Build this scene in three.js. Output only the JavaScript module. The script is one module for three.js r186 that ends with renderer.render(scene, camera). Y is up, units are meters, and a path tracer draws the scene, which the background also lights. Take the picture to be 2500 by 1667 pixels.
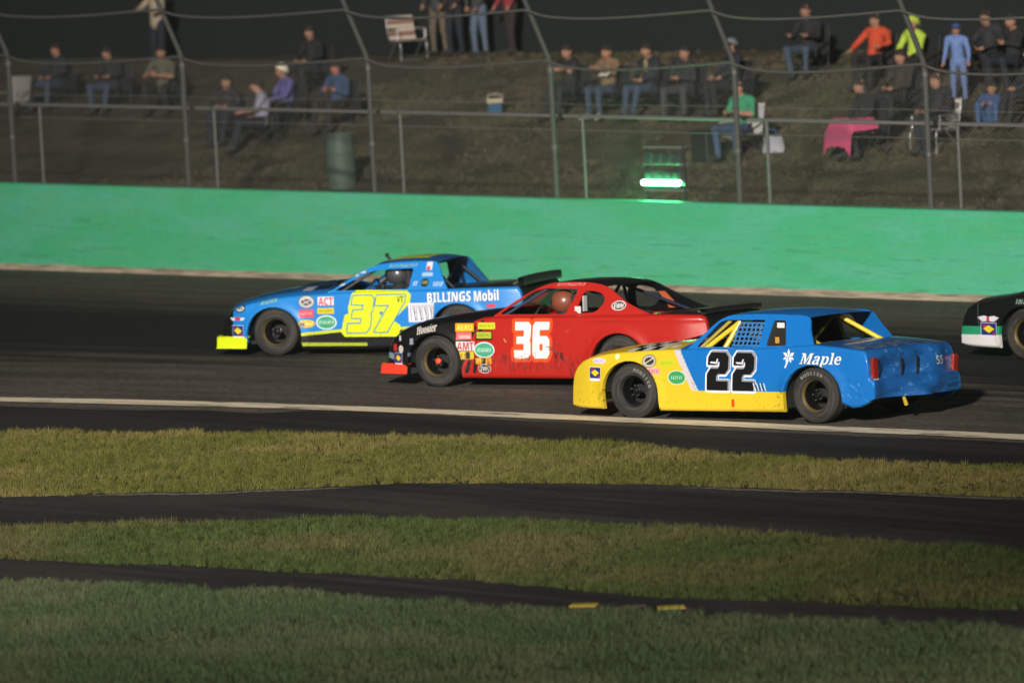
import * as THREE from 'three';
import { mergeGeometries } from 'three/addons/utils/BufferGeometryUtils.js';
import { RoundedBoxGeometry } from 'three/addons/geometries/RoundedBoxGeometry.js';
import { TessellateModifier } from 'three/addons/modifiers/TessellateModifier.js';
import { FontLoader } from 'three/addons/loaders/FontLoader.js';
import { TextGeometry } from 'three/addons/geometries/TextGeometry.js';
import { RectAreaLightUniformsLib } from 'three/addons/lights/RectAreaLightUniformsLib.js';
RectAreaLightUniformsLib.init();

// ---------------------------------------------------------------- camera, sky, light, exposure
const scene = new THREE.Scene();
const DEG = Math.PI / 180;
const camera = new THREE.PerspectiveCamera(6.3594, 1024 / 682, 1, 900);
camera.position.set(0, 7.3066, 0);
camera.rotation.set(-4.8969 * DEG, 0, -3.0349 * DEG, 'YXZ');
camera.focus = 70.5; camera.userData.fStop = 1.7;

const renderer = new THREE.WebGLRenderer({ antialias: true });
renderer.setSize(1024, 682);
renderer.toneMapping = THREE.LinearToneMapping;
renderer.toneMappingExposure = 1.0;
renderer.shadowMap.enabled = true;

{ // clear moonless-looking night sky
  const w = 64, h = 32, d = new Float32Array(w * h * 4);
  for (let j = 0; j < h; j++) for (let i = 0; i < w; i++) {
    const k = 4 * (j * w + i);
    d[k] = 0.0028; d[k + 1] = 0.0034; d[k + 2] = 0.0046; d[k + 3] = 1;
  }
  const t = new THREE.DataTexture(d, w, h, THREE.RGBAFormat, THREE.FloatType);
  t.mapping = THREE.EquirectangularReflectionMapping; t.magFilter = THREE.LinearFilter; t.needsUpdate = true;
  scene.background = t; scene.environment = t;
}
const moon = new THREE.DirectionalLight(0xcfdcff, 0.02);
moon.position.set(-60, 90, 40); moon.target.position.set(0, 0, -80);
moon.castShadow = true;
Object.assign(moon.shadow.camera, { left: -40, right: 40, top: 40, bottom: -40, near: 1, far: 300 });
scene.add(moon, moon.target);

// the floodlight masts of the track stand outside the frame, the last one added to light the lawn: [foot x, foot z, lamp height, aim x, aim z, candela per lamp, cone half-angle, lamps]
const MASTS = [
  [-17, 10, 31, 3, -105, 17800, 12.5, 3, 'left of the grandstand view'],
  [46, -36, 21, 4, -76, 520, 22, 2, 'right of the pit road'],
  [19, -25, 17, 3, -48, 5200, 16, 1, 'added beside the infield lawn to light it'],
];

// ---------------------------------------------------------------- helpers
let seed = 20240917;
const rnd = () => { seed |= 0; seed = (seed + 0x6D2B79F5) | 0; let t = Math.imul(seed ^ (seed >>> 15), 1 | seed); t = (t + Math.imul(t ^ (t >>> 7), 61 | t)) ^ t; return ((t ^ (t >>> 14)) >>> 0) / 4294967296; };
const rr = (a, b) => a + (b - a) * rnd();
const hash = (x, y, s) => { let h = Math.imul(x, 374761393) + Math.imul(y, 668265263) + Math.imul(s, 2147483647 ^ 0x51ed27); h = Math.imul(h ^ (h >>> 13), 1274126177); return ((h ^ (h >>> 16)) >>> 0) / 4294967296; };
function vnoise(x, y, px, py, s) { // tileable value noise, period px, py
  const xi = Math.floor(x), yi = Math.floor(y), fx = x - xi, fy = y - yi;
  const m = (a, p) => ((a % p) + p) % p, u = fx * fx * (3 - 2 * fx), v = fy * fy * (3 - 2 * fy);
  const x0 = m(xi, px), x1 = m(xi + 1, px), y0 = m(yi, py), y1 = m(yi + 1, py);
  return (hash(x0, y0, s) * (1 - u) + hash(x1, y0, s) * u) * (1 - v) + (hash(x0, y1, s) * (1 - u) + hash(x1, y1, s) * u) * v;
}
const fbm = (x, y, p, q, s, o = 4) => { let a = 0, g = 0.5, n = 0; for (let i = 0; i < o; i++) { a += g * vnoise(x, y, p, q, s + i); n += g; x *= 2; y *= 2; p *= 2; q *= 2; g *= 0.55; } return a / n; };
const toS = c => Math.round(255 * (c <= 0.0031308 ? 12.92 * c : 1.055 * Math.pow(Math.min(1, Math.max(0, c)), 1 / 2.4) - 0.055));
function colourTex(w, h, fn, rx = 1, ry = 1) { // fn(u, v) -> linear rgb
  const d = new Uint8Array(w * h * 4);
  for (let j = 0; j < h; j++) for (let i = 0; i < w; i++) { const c = fn(i / w, j / h), k = 4 * (j * w + i); d[k] = toS(c[0]); d[k + 1] = toS(c[1]); d[k + 2] = toS(c[2]); d[k + 3] = 255; }
  const t = new THREE.DataTexture(d, w, h); t.colorSpace = THREE.SRGBColorSpace;
  t.wrapS = t.wrapT = THREE.RepeatWrapping; t.repeat.set(rx, ry); t.magFilter = THREE.LinearFilter; t.minFilter = THREE.LinearMipmapLinearFilter; t.generateMipmaps = true; t.needsUpdate = true;
  return t;
}
function greyTex(w, h, fn, rx = 1, ry = 1) { const t = colourTex(w, h, () => [0, 0, 0], rx, ry), d = t.image.data; t.colorSpace = THREE.NoColorSpace; for (let j = 0; j < h; j++) for (let i = 0; i < w; i++) { const v = Math.round(255 * Math.min(1, Math.max(0, fn(i / w, j / h)))), k = 4 * (j * w + i); d[k] = d[k + 1] = d[k + 2] = v; } return t; }
const col = (r, g, b) => new THREE.Color().setRGB(r, g, b);
const mat = (r, g, b, o = {}) => new THREE.MeshStandardMaterial({ color: col(r, g, b), roughness: 0.8, side: THREE.DoubleSide, ...o });
const lerp = (a, b, t) => a + (b - a) * t, clamp = (x, a, b) => Math.min(b, Math.max(a, x)), sstep = (a, b, x) => { const t = clamp((x - a) / (b - a), 0, 1); return t * t * (3 - 2 * t); };
const mix3 = (a, b, t) => [lerp(a[0], b[0], t), lerp(a[1], b[1], t), lerp(a[2], b[2], t)];

const taken = new Map();
function numbered(n) { const k = taken.get(n) || 0; taken.set(n, k + 1); return k ? `${n}_${String(k).padStart(3, '0')}` : n; }
function tag(o, label, category, group) { o.userData.label = label; o.userData.category = category; if (group) o.userData.group = group; return o; }
function thing(name, label, category, pos = [0, 0, 0], turn = 0, group) {
  const g = new THREE.Group(); g.name = numbered(name); g.position.set(...pos); g.rotation.y = turn; scene.add(g); return tag(g, label, category, group);
}
function part(name, geo, m, parent) { const o = new THREE.Mesh(Array.isArray(geo) ? merge(geo) : geo, m); o.name = name; o.castShadow = o.receiveShadow = true; parent.add(o); return o; }
function struct(name, geo, m) { const o = part(name, geo, m, scene); o.userData.kind = 'structure'; return o; }
function merge(list) { return mergeGeometries(list.map(g => { const k = g.index ? g.toNonIndexed() : g; for (const a of Object.keys(k.attributes)) if (!['position', 'normal', 'uv', 'color'].includes(a)) k.deleteAttribute(a); return k; })); }
const V = (x, y, z) => new THREE.Vector3(x, y, z);
function bx(w, h, d, x = 0, y = 0, z = 0, r = 0) { const g = r ? new RoundedBoxGeometry(w, h, d, 2, r) : new THREE.BoxGeometry(w, h, d); return g.translate(x, y, z); }
function bar(a, b, r0, r1 = r0, seg = 8) { // cylinder between two points
  const A = V(...a), B = V(...b), L = A.distanceTo(B), g = new THREE.CylinderGeometry(r1, r0, L, seg, 1);
  g.translate(0, L / 2, 0); g.applyQuaternion(new THREE.Quaternion().setFromUnitVectors(V(0, 1, 0), B.clone().sub(A).normalize())); return g.translate(...a);
}
function tube(pts, r, seg = 8, n = 4) { return new THREE.TubeGeometry(new THREE.CatmullRomCurve3(pts.map(p => V(...p))), pts.length * n, r, seg, false); }
function gridGeo(rows, cols, fn, uvf) { // fn(i, j) -> [x, y, z]
  const p = [], u = [], ix = [];
  for (let i = 0; i < rows; i++) for (let j = 0; j < cols; j++) { p.push(...fn(i, j)); u.push(...(uvf ? uvf(i, j) : [i / (rows - 1), j / (cols - 1)])); }
  for (let i = 0; i < rows - 1; i++) for (let j = 0; j < cols - 1; j++) { const a = i * cols + j; ix.push(a, a + 1, a + cols, a + 1, a + cols + 1, a + cols); }
  const g = new THREE.BufferGeometry(); g.setAttribute('position', new THREE.Float32BufferAttribute(p, 3)); g.setAttribute('uv', new THREE.Float32BufferAttribute(u, 2)); g.setIndex(ix); g.computeVertexNormals(); return g;
}

// ---------------------------------------------------------------- the ground
// the outer wall runs along E from A0; N points away from the track, up the spectator bank
const A0 = V(0.05, 0, -95.47), WA = 48.67 * DEG, E = V(Math.cos(WA), 0, Math.sin(WA)), N = V(Math.sin(WA), 0, -Math.cos(WA));
const wp = (t, off, y) => [A0.x + E.x * t + N.x * off, y, A0.z + E.z * t + N.z * off];
const wallTop = t => clamp(1.37 - 0.0075 * t, 1.1, 1.6);
const PL = {
  line: [[-6.77, -80.54], [-5.07, -79.25], [-3.43, -77.9], [-1.83, -76.48], [-0.05, -74.77], [1.18, -73.54], [2.37, -72.4], [3.52, -71.21], [4.64, -70.14], [5.72, -69.05]],
  apron: [[-6.69, -79.54], [-5.55, -78.47], [-4.9, -78.0], [-3.93, -77.36], [-3.28, -76.69], [-2.35, -76.6], [-1.31, -75.51], [0.2, -73.77], [3.48, -70.47], [5.66, -68.4]],
  g1: [[-6.4, -75.88], [-5.1, -75.34], [-2.77, -73.76], [-1.28, -72.78], [-0.06, -71.85], [1.12, -70.63], [2.25, -69.13], [3.34, -67.83], [4.4, -66.73], [5.45, -65.99]],
  g1b: [[-5.81, -68.38], [-4.42, -68.13], [-3.04, -67.79], [-1.44, -67.6], [-0.08, -67.06], [1.03, -66.44], [2.33, -65.48], [3.59, -64.47], [5.2, -63.18]],
  g2: [[-5.56, -65.22], [-4.02, -64.96], [-2.69, -64.54], [-1.6, -64.19], [-0.1, -63.42], [0.95, -62.6], [2.16, -61.4], [3.32, -60.17], [4.81, -58.67]],
  g2b: [[-5.35, -62.48], [-3.6, -61.13], [-2.33, -60.05], [-1.11, -59.13], [-0.12, -58.23], [0.83, -57.12], [1.94, -56.15], [3.03, -55.4], [4.43, -54.39]],
  g3: [[-5.21, -60.73], [-4.14, -59.94], [-3.1, -59.09], [-2.08, -58.28], [-1.09, -57.26], [-0.13, -56.35], [0.8, -55.74], [1.9, -55.0], [2.96, -54.15], [4.31, -52.93]],
};
function zAt(poly, x) { // smooth z of a polyline at x, carried on straight beyond its ends
  const n = poly.length; let i = 0; while (i < n - 2 && x > poly[i + 1][0]) i++;
  const a = poly[i], b = poly[i + 1], t = (x - a[0]) / (b[0] - a[0]);
  const s = (p, q) => (q[1] - p[1]) / (q[0] - p[0]);
  if (t < 0 || t > 1) return a[1] + s(a, b) * (x - a[0]);
  const m0 = i ? s(poly[i - 1], b) : s(a, b), m1 = i < n - 2 ? s(a, poly[i + 2]) : s(a, b), w = b[0] - a[0], t2 = t * t, t3 = t2 * t;
  return (2 * t3 - 3 * t2 + 1) * a[1] + (t3 - 2 * t2 + t) * w * m0 + (3 * t2 - 2 * t3) * b[1] + (t3 - t2) * w * m1;
}
const rag = (x, s, k) => (fbm(x * 1.7 + 100, s, 4096, 64, 7, 4) - 0.5) * 2 * k;
const wallZ = x => A0.z + (x - A0.x) * Math.tan(WA);
const edge = { wall: x => wallZ(x), line: x => zAt(PL.line, x), line2: x => zAt(PL.line, x) + 0.4, apron: x => zAt(PL.apron, x) + rag(x, 3.3, 0.14), g1: x => zAt(PL.g1, x) + rag(x, 1.1, 0.3), g1b: x => zAt(PL.g1b, x) + rag(x, 5.7, 0.2), g2: x => zAt(PL.g2, x) + rag(x, 9.2, 0.25), g2b: x => zAt(PL.g2b, x) + rag(x, 12.4, 0.22), g3: x => zAt(PL.g3, x) + rag(x, 17.8, 0.2) };
function sheet(far, near, y, x0, x1, n, m) { // ground sheet between two edges; uv in metres along and across the direction of travel
  return gridGeo(n + 1, m + 1, (i, j) => { const x = lerp(x0, x1, i / n), a = far(x), b = near(x); return [x, y, lerp(a, b, j / m)]; },
    (i, j) => { const x = lerp(x0, x1, i / n), z = lerp(far(x), near(x), j / m); return [(x * E.x + z * E.z) / 8, (-x * N.x - z * N.z) / 8]; });
}
const asphaltTex = (base, light, s) => colourTex(1024, 1024, (u, v) => {
  const streak = fbm(u * 3, v * 40, 3, 40, s, 4), patch = fbm(u * 5, v * 5, 5, 5, s + 9, 4), grit = fbm(u * 256, v * 256, 256, 256, s + 20, 2);
  const broad = fbm(u * 1, v * 7, 1, 7, s + 31, 3);
  const t = clamp(0.42 * streak + 0.33 * broad + 0.25 * patch, 0, 1), k = 0.62 + 0.76 * grit;
  return mix3(base, light, sstep(0.33, 0.68, t)).map(c => c * k);
});
const bumpGrit = greyTex(512, 512, (u, v) => 0.5 * fbm(u * 160, v * 160, 160, 160, 61, 2) + 0.5 * fbm(u * 30, v * 30, 30, 30, 64, 3));
const freshAsphalt = new THREE.MeshPhysicalMaterial({ specularIntensity: 0.25, map: asphaltTex([0.017, 0.016, 0.0155], [0.032, 0.0295, 0.027], 95), bumpMap: bumpGrit, bumpScale: 0.006, roughness: 0.85 });
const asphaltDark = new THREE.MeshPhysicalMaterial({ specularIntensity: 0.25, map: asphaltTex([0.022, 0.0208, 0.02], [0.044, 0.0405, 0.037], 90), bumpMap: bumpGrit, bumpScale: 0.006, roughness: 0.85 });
const soil = new THREE.MeshPhysicalMaterial({ specularIntensity: 0.2, map: colourTex(512, 512, (u, v) => mix3([0.028, 0.034, 0.014], [0.06, 0.06, 0.024], fbm(u * 12, v * 12, 12, 12, 5, 5)).map(c => c * (0.6 + 0.8 * fbm(u * 170, v * 170, 170, 170, 8, 2)))), roughness: 1 });
{
  const g = new THREE.PlaneGeometry(700, 700); g.rotateX(-Math.PI / 2); const uv = g.attributes.uv; for (let i = 0; i < uv.count; i++) uv.setXY(i, uv.getX(i) * 175, uv.getY(i) * 175);
  const o = struct('infield_ground', g, soil); o.position.set(0, -0.012, -60);
}
// the track's own texture runs once across, wall to grass: streaky rubber groove on the racing line, paler aggregate outside it
const trackMat = new THREE.MeshPhysicalMaterial({ specularIntensity: 0.25, bumpMap: bumpGrit, bumpScale: 0.006, roughness: 0.9, map: colourTex(1024, 1024, (u, v) => {
  const st = fbm(u * 3, v * 90, 3, 90, 41, 4), wob = (fbm(u * 4, v * 3, 4, 3, 47, 3) - 0.5) * 0.16, grit = fbm(u * 256, v * 256, 256, 256, 61, 2), pt = fbm(u * 9, v * 9, 9, 9, 52, 4);
  const k = v + wob + (st - 0.5) * 0.22, groove = sstep(0.2, 0.36, k) * (1 - sstep(0.62, 0.78, k));
  return mix3(mix3([0.066, 0.06, 0.047], [0.105, 0.09, 0.075], sstep(0.3, 0.7, 0.5 * st + 0.5 * pt)), [0.012, 0.012, 0.0115], 0.93 * groove).map(c => c * (0.62 + 0.76 * grit)); }) });
struct('race_track', gridGeo(321, 17, (i, j) => { const x = lerp(-34, 34, i / 320); return [x, 0.004, lerp(edge.wall(x), edge.g1(x), j / 16)]; }, (i, j) => { const x = lerp(-34, 34, i / 320), w = edge.wall(x); return [x / 14, (lerp(w, edge.g1(x), j / 16) - w) / (edge.line(x) - w) * 0.97]; }), trackMat);
struct('track_apron', sheet(edge.apron, x => edge.g1(x) + 0.02, 0.009, -34, 34, 640, 6), freshAsphalt);
const linePaint = new THREE.MeshStandardMaterial({ roughness: 0.7, map: colourTex(1024, 128, (u, v) => { const w = sstep(0.22, 0.46, fbm(u * 16, v * 3, 16, 3, 70, 5)), g = 0.8 + 0.4 * fbm(u * 400, v * 50, 400, 50, 75, 2); return mix3([0.2, 0.165, 0.12], [0.78, 0.67, 0.48], w).map(c => c * g); }) });
struct('white_edge_line', gridGeo(321, 3, (i, j) => { const x = lerp(-34, 34, i / 320), r = rag(x * 2.3, 31 + j, 0.03); return [x, 0.014, edge.line(x) - 0.2 + j * 0.31 + r]; }, (i, j) => [i / 320 * 9, j / 2]), linePaint);
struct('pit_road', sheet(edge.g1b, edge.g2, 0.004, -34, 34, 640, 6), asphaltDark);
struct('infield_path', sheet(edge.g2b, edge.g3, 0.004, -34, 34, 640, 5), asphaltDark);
// worn pale concrete strip showing along the far edge of the pit road
const oldConcrete = new THREE.MeshStandardMaterial({ roughness: 0.9, map: colourTex(512, 64, (u, v) => mix3([0.05, 0.042, 0.034], [0.17, 0.145, 0.11], sstep(0.3, 0.62, fbm(u * 30, v * 5, 30, 5, 170, 5)))) });
for (const [x0, x1] of [[-4.9, -1.8], [1.6, 5.6]]) struct('concrete_edge', gridGeo(61, 3, (i, j) => { const x = lerp(x0, x1, i / 60), e = Math.min(1, Math.sin(Math.PI * i / 60) * 2.4); return [x, 0.009, edge.g1b(x) + 0.22 + (j - 1) * 0.09 * e + rag(x * 2, 41, 0.05)]; }, (i, j) => [i / 60 * 2, j / 2]), oldConcrete);
{ // two yellow boards lying at the near side of the infield path
  const ym = mat(0.32, 0.24, 0.02, { roughness: 0.6 }), dm = mat(0.05, 0.025, 0.02);
  [[0.53, -56.1, 0.29, 'yellow board lying flat on the infield path edge, nearer the middle'], [1.32, -55.62, 0.3, 'yellow board lying flat on the infield path edge, farther right']].forEach(([x, z, w, l], i) => {
    const g = thing('yellow_board', l, 'board', [x, 0.008, z], -0.2 + i * 0.25, 'boards beside the infield path');
    part('face_plate', bx(w * 0.85, 0.022, 0.16, 0, 0.026, 0, 0.006), ym, g); part('backing', bx(w * 0.85 + 0.06, 0.016, 0.2, 0.02, 0.008, 0, 0.004), dm, g);
  });
  const r = thing('rubber_strip', 'dark reddish rubber strip lying between the two yellow boards', 'strip', [0.92, 0.008, -55.9], 0.35); part('strip', bx(0.36, 0.025, 0.08, 0, 0.013, 0, 0.006), dm, r);
}
// ---- mown grass: tufts of real blades
function tuftGeo(n, h, w, s0) {
  const p = [], nn = [];
  for (let i = 0; i < n; i++) {
    const a = hash(i, 1, s0) * 6.283, r = 0.035 * hash(i, 2, s0), hh = h * (0.55 + 0.6 * hash(i, 3, s0)), b = hash(i, 4, s0) * 6.283, lean = 0.55 * hh * hash(i, 5, s0);
    const x = Math.cos(a) * r, z = Math.sin(a) * r, dx = Math.cos(b) * w, dz = Math.sin(b) * w, tx = x + Math.cos(b + 1.6) * lean, tz = z + Math.sin(b + 1.6) * lean;
    p.push(x - dx, 0, z - dz, x + dx, 0, z + dz, tx, hh, tz); for (let k = 0; k < 3; k++) nn.push(-Math.sin(b), 0.35, Math.cos(b));
  }
  const g = new THREE.BufferGeometry(); g.setAttribute('position', new THREE.Float32BufferAttribute(p, 3)); g.setAttribute('normal', new THREE.Float32BufferAttribute(nn, 3)); return g;
}
const bladeMat = new THREE.MeshPhysicalMaterial({ color: 0xffffff, roughness: 0.8, specularIntensity: 0.4, side: THREE.DoubleSide });
function grassField(name, label, geo, spots, colour) {
  const m = new THREE.InstancedMesh(geo, bladeMat, spots.length), q = new THREE.Quaternion(), M = new THREE.Matrix4(), c = new THREE.Color();
  spots.forEach(([x, y, z, s], i) => { q.setFromAxisAngle(V(0, 1, 0), rnd() * 6.283); M.compose(V(x, y, z), q, V(s, s * rr(0.7, 1.25), s)); m.setMatrixAt(i, M); c.setRGB(...colour(x, z)); m.setColorAt(i, c); });
  m.name = numbered(name); m.castShadow = m.receiveShadow = true; m.userData = { kind: 'stuff', label, category: 'grass' }; scene.add(m); return m;
}
const halfW = z => -z * 0.0875 + 1.6;
function fill(z0, z1, inside, density) {
  const out = [], area = (z1 - z0) * 2 * halfW(z0), n = Math.round(area * density);
  for (let i = 0; i < n; i++) { const z = lerp(z0, z1, rnd()), w = halfW(z), x = rr(-halfW(z0), halfW(z0)); if (Math.abs(x) < w && inside(x, z)) { const k = fbm(x * 1.3 + 70, z * 1.3 + 400, 1024, 1024, 19, 4), b = fbm(x * 0.6 + 20, z * 0.9 + 400, 1024, 1024, 29, 3); if (b > 0.3 || rnd() > 0.55) out.push([x, -0.012, z, rr(0.75, 1.25) * (0.35 + 1.25 * k)]); } }
  return out;
}
const T1 = tuftGeo(11, 0.075, 0.0055, 3), T2 = tuftGeo(11, 0.06, 0.0055, 8);
const gp = (x, z, s, f = 0.5) => fbm(x * f + 50, z * f + 300, 1024, 1024, s, 4);
const olive = (x, z) => { const t = sstep(0.35, 0.65, gp(x, z * 1.5, 11)), k = rr(0.82, 1.16); return mix3([0.105, 0.107, 0.022], [0.162, 0.135, 0.041], t).map(c => c * k); };
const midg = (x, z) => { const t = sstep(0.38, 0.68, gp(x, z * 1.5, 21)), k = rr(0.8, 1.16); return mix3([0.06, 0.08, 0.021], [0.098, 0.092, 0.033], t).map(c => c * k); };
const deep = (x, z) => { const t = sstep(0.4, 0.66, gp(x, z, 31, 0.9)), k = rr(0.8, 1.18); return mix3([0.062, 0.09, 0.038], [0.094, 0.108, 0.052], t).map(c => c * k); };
grassField('grass_strip', 'olive dry grass strip between the track apron and the pit road', T1, fill(-78, -61.5, (x, z) => z > edge.g1(x) + rr(-0.12, 0.05) && z < edge.g1b(x) + rr(-0.1, 0.1), 330), olive);
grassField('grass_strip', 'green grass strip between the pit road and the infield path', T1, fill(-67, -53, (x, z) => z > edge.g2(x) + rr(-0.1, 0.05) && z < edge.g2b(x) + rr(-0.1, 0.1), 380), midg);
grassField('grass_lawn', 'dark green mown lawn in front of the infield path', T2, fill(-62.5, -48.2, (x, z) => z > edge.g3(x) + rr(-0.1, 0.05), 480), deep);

// ---------------------------------------------------------------- outer wall, bank and fences
const SL = 0.2, hillY = (t, d) => (d < 13.9 ? SL * d : SL * 13.9 - 0.01 * (d - 13.9)) + (fbm(t * 0.35 + 40, d * 0.5 + 9, 1024, 1024, 77, 3) - 0.5) * 0.12 * sstep(0.3, 2, d);
const hillMat = new THREE.MeshPhysicalMaterial({ specularIntensity: 0.2, roughness: 1, map: colourTex(1024, 1024, (u, v) => {
  const a = fbm(u * 9, v * 9, 9, 9, 140, 5), b = fbm(u * 4, v * 22, 4, 22, 150, 4), g = fbm(u * 200, v * 200, 200, 200, 160, 2);
  return mix3(mix3([0.066, 0.06, 0.036], [0.115, 0.1, 0.062], sstep(0.3, 0.7, a)), [0.12, 0.08, 0.054], 0.6 * sstep(0.55, 0.75, b)).map(c => c * (0.55 + 0.9 * g)); }) });
struct('spectator_bank', gridGeo(240, 70, (i, j) => { const t = lerp(-46, 46, i / 239), d = 0.3 + 36 * (j / 69); return wp(t, d, hillY(t, d)); }, (i, j) => [lerp(-46, 46, i / 239) / 6, 36 * j / 69 / 6]), hillMat);
{ const sp = []; for (let i = 0; i < 52000; i++) { const t = rr(-17, 15), d = rr(4.2, 13.9), k = gp(t, d, 51, 0.8); if (k > 0.36 + 0.2 * rnd()) { const p = wp(t, d, hillY(t, d) - 0.01); sp.push([...p, rr(0.7, 1.25)]); } }
  grassField('bank_grass', 'sparse brownish grass on the spectator bank', T1, sp, (x, z) => { const k = rr(0.6, 1.25), t = gp(x, z, 61, 0.7); return mix3([0.092, 0.088, 0.044], [0.132, 0.108, 0.068], sstep(0.35, 0.65, t)).map(c => c * k); }); }
{
  const w = tag(new THREE.Group(), 'long green painted concrete wall along the outside of the track', 'wall'); w.name = 'track_wall'; scene.add(w);
  const wt = colourTex(2048, 256, (u, v) => {
    const a = fbm(u * 24, v * 4, 24, 4, 210, 5), b = fbm(u * 60, v * 16, 60, 16, 220, 3), f = fbm(u * 300, v * 40, 300, 40, 225, 2);
    let c = mix3([0.066, 0.425, 0.205], [0.088, 0.435, 0.262], sstep(0.35, 0.65, a)); c = mix3(c, [0.098, 0.42, 0.185], 0.5 * sstep(0.5, 0.75, b));
    const s = fbm(u * 70, v * 26, 70, 26, 230, 4); // rubbed tyre marks in streaks
    const streak = sstep(0.56, 0.7, fbm(u * 26, v * 34, 26, 34, 240, 3)) * sstep(0.46, 0.64, s) * (v < 0.55 ? 1 : 0.35);
    return mix3(c, [0.05, 0.16, 0.09], 0.34 * streak).map(q => q * (0.93 + 0.14 * f)); });
  const paint = new THREE.MeshPhysicalMaterial({ map: wt, roughness: 0.55, bumpMap: greyTex(512, 128, (u, v) => fbm(u * 60, v * 16, 60, 16, 250, 4)), bumpScale: 0.008, side: THREE.DoubleSide });
  const n = 180, prof = t => { const h = wallTop(t), c = 0.03; return [[-0.03, 0.085], [0.0, h - c], [c, h], [0.3 - c, h], [0.3, h - c], [0.3, 0]]; };
  part('wall_face', gridGeo(n, 6, (i, j) => { const t = lerp(-46, 46, i / (n - 1)), p = prof(t)[j]; return wp(t, p[0], p[1]); }, (i, j) => { const t = lerp(-46, 46, i / (n - 1)); return [t / 26, [0.02, 0.93, 0.96, 0.98, 0.99, 0.1][j]]; }).toNonIndexed(), paint, w).geometry.computeVertexNormals();
  const foot = new THREE.MeshStandardMaterial({ roughness: 0.95, side: THREE.DoubleSide, map: colourTex(1024, 64, (u, v) => mix3([0.2, 0.155, 0.11], [0.44, 0.35, 0.26], sstep(0.2, 0.7, fbm(u * 30, v * 4, 30, 4, 260, 5)))) });
  part('wall_footing', gridGeo(n, 4, (i, j) => { const t = lerp(-46, 46, i / (n - 1)), p = [[-0.14, 0.004], [-0.11, 0.05 + rag(t * 2, 61, 0.012)], [-0.035, 0.09 + rag(t * 3, 62, 0.02)], [-0.02, 0.1]][j]; return wp(t, p[0], p[1]); }, (i, j) => [lerp(-46, 46, i / (n - 1)) / 12, j / 3]), foot, w);
}
const galv = mat(0.13, 0.126, 0.115, { roughness: 0.5, metalness: 0.35 }), wire = mat(0.2, 0.2, 0.185, { roughness: 0.6, metalness: 0.3 }), steelDull = mat(0.06, 0.058, 0.053, { roughness: 0.7 });
const railMat = mat(0.22, 0.215, 0.2, { roughness: 0.55, metalness: 0.2 });
const TP = [-22.6, -17.8, -13.2, -8.4, -3.62, 0.75, 4.88, 8.89, 13.0, 17.1];
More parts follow.
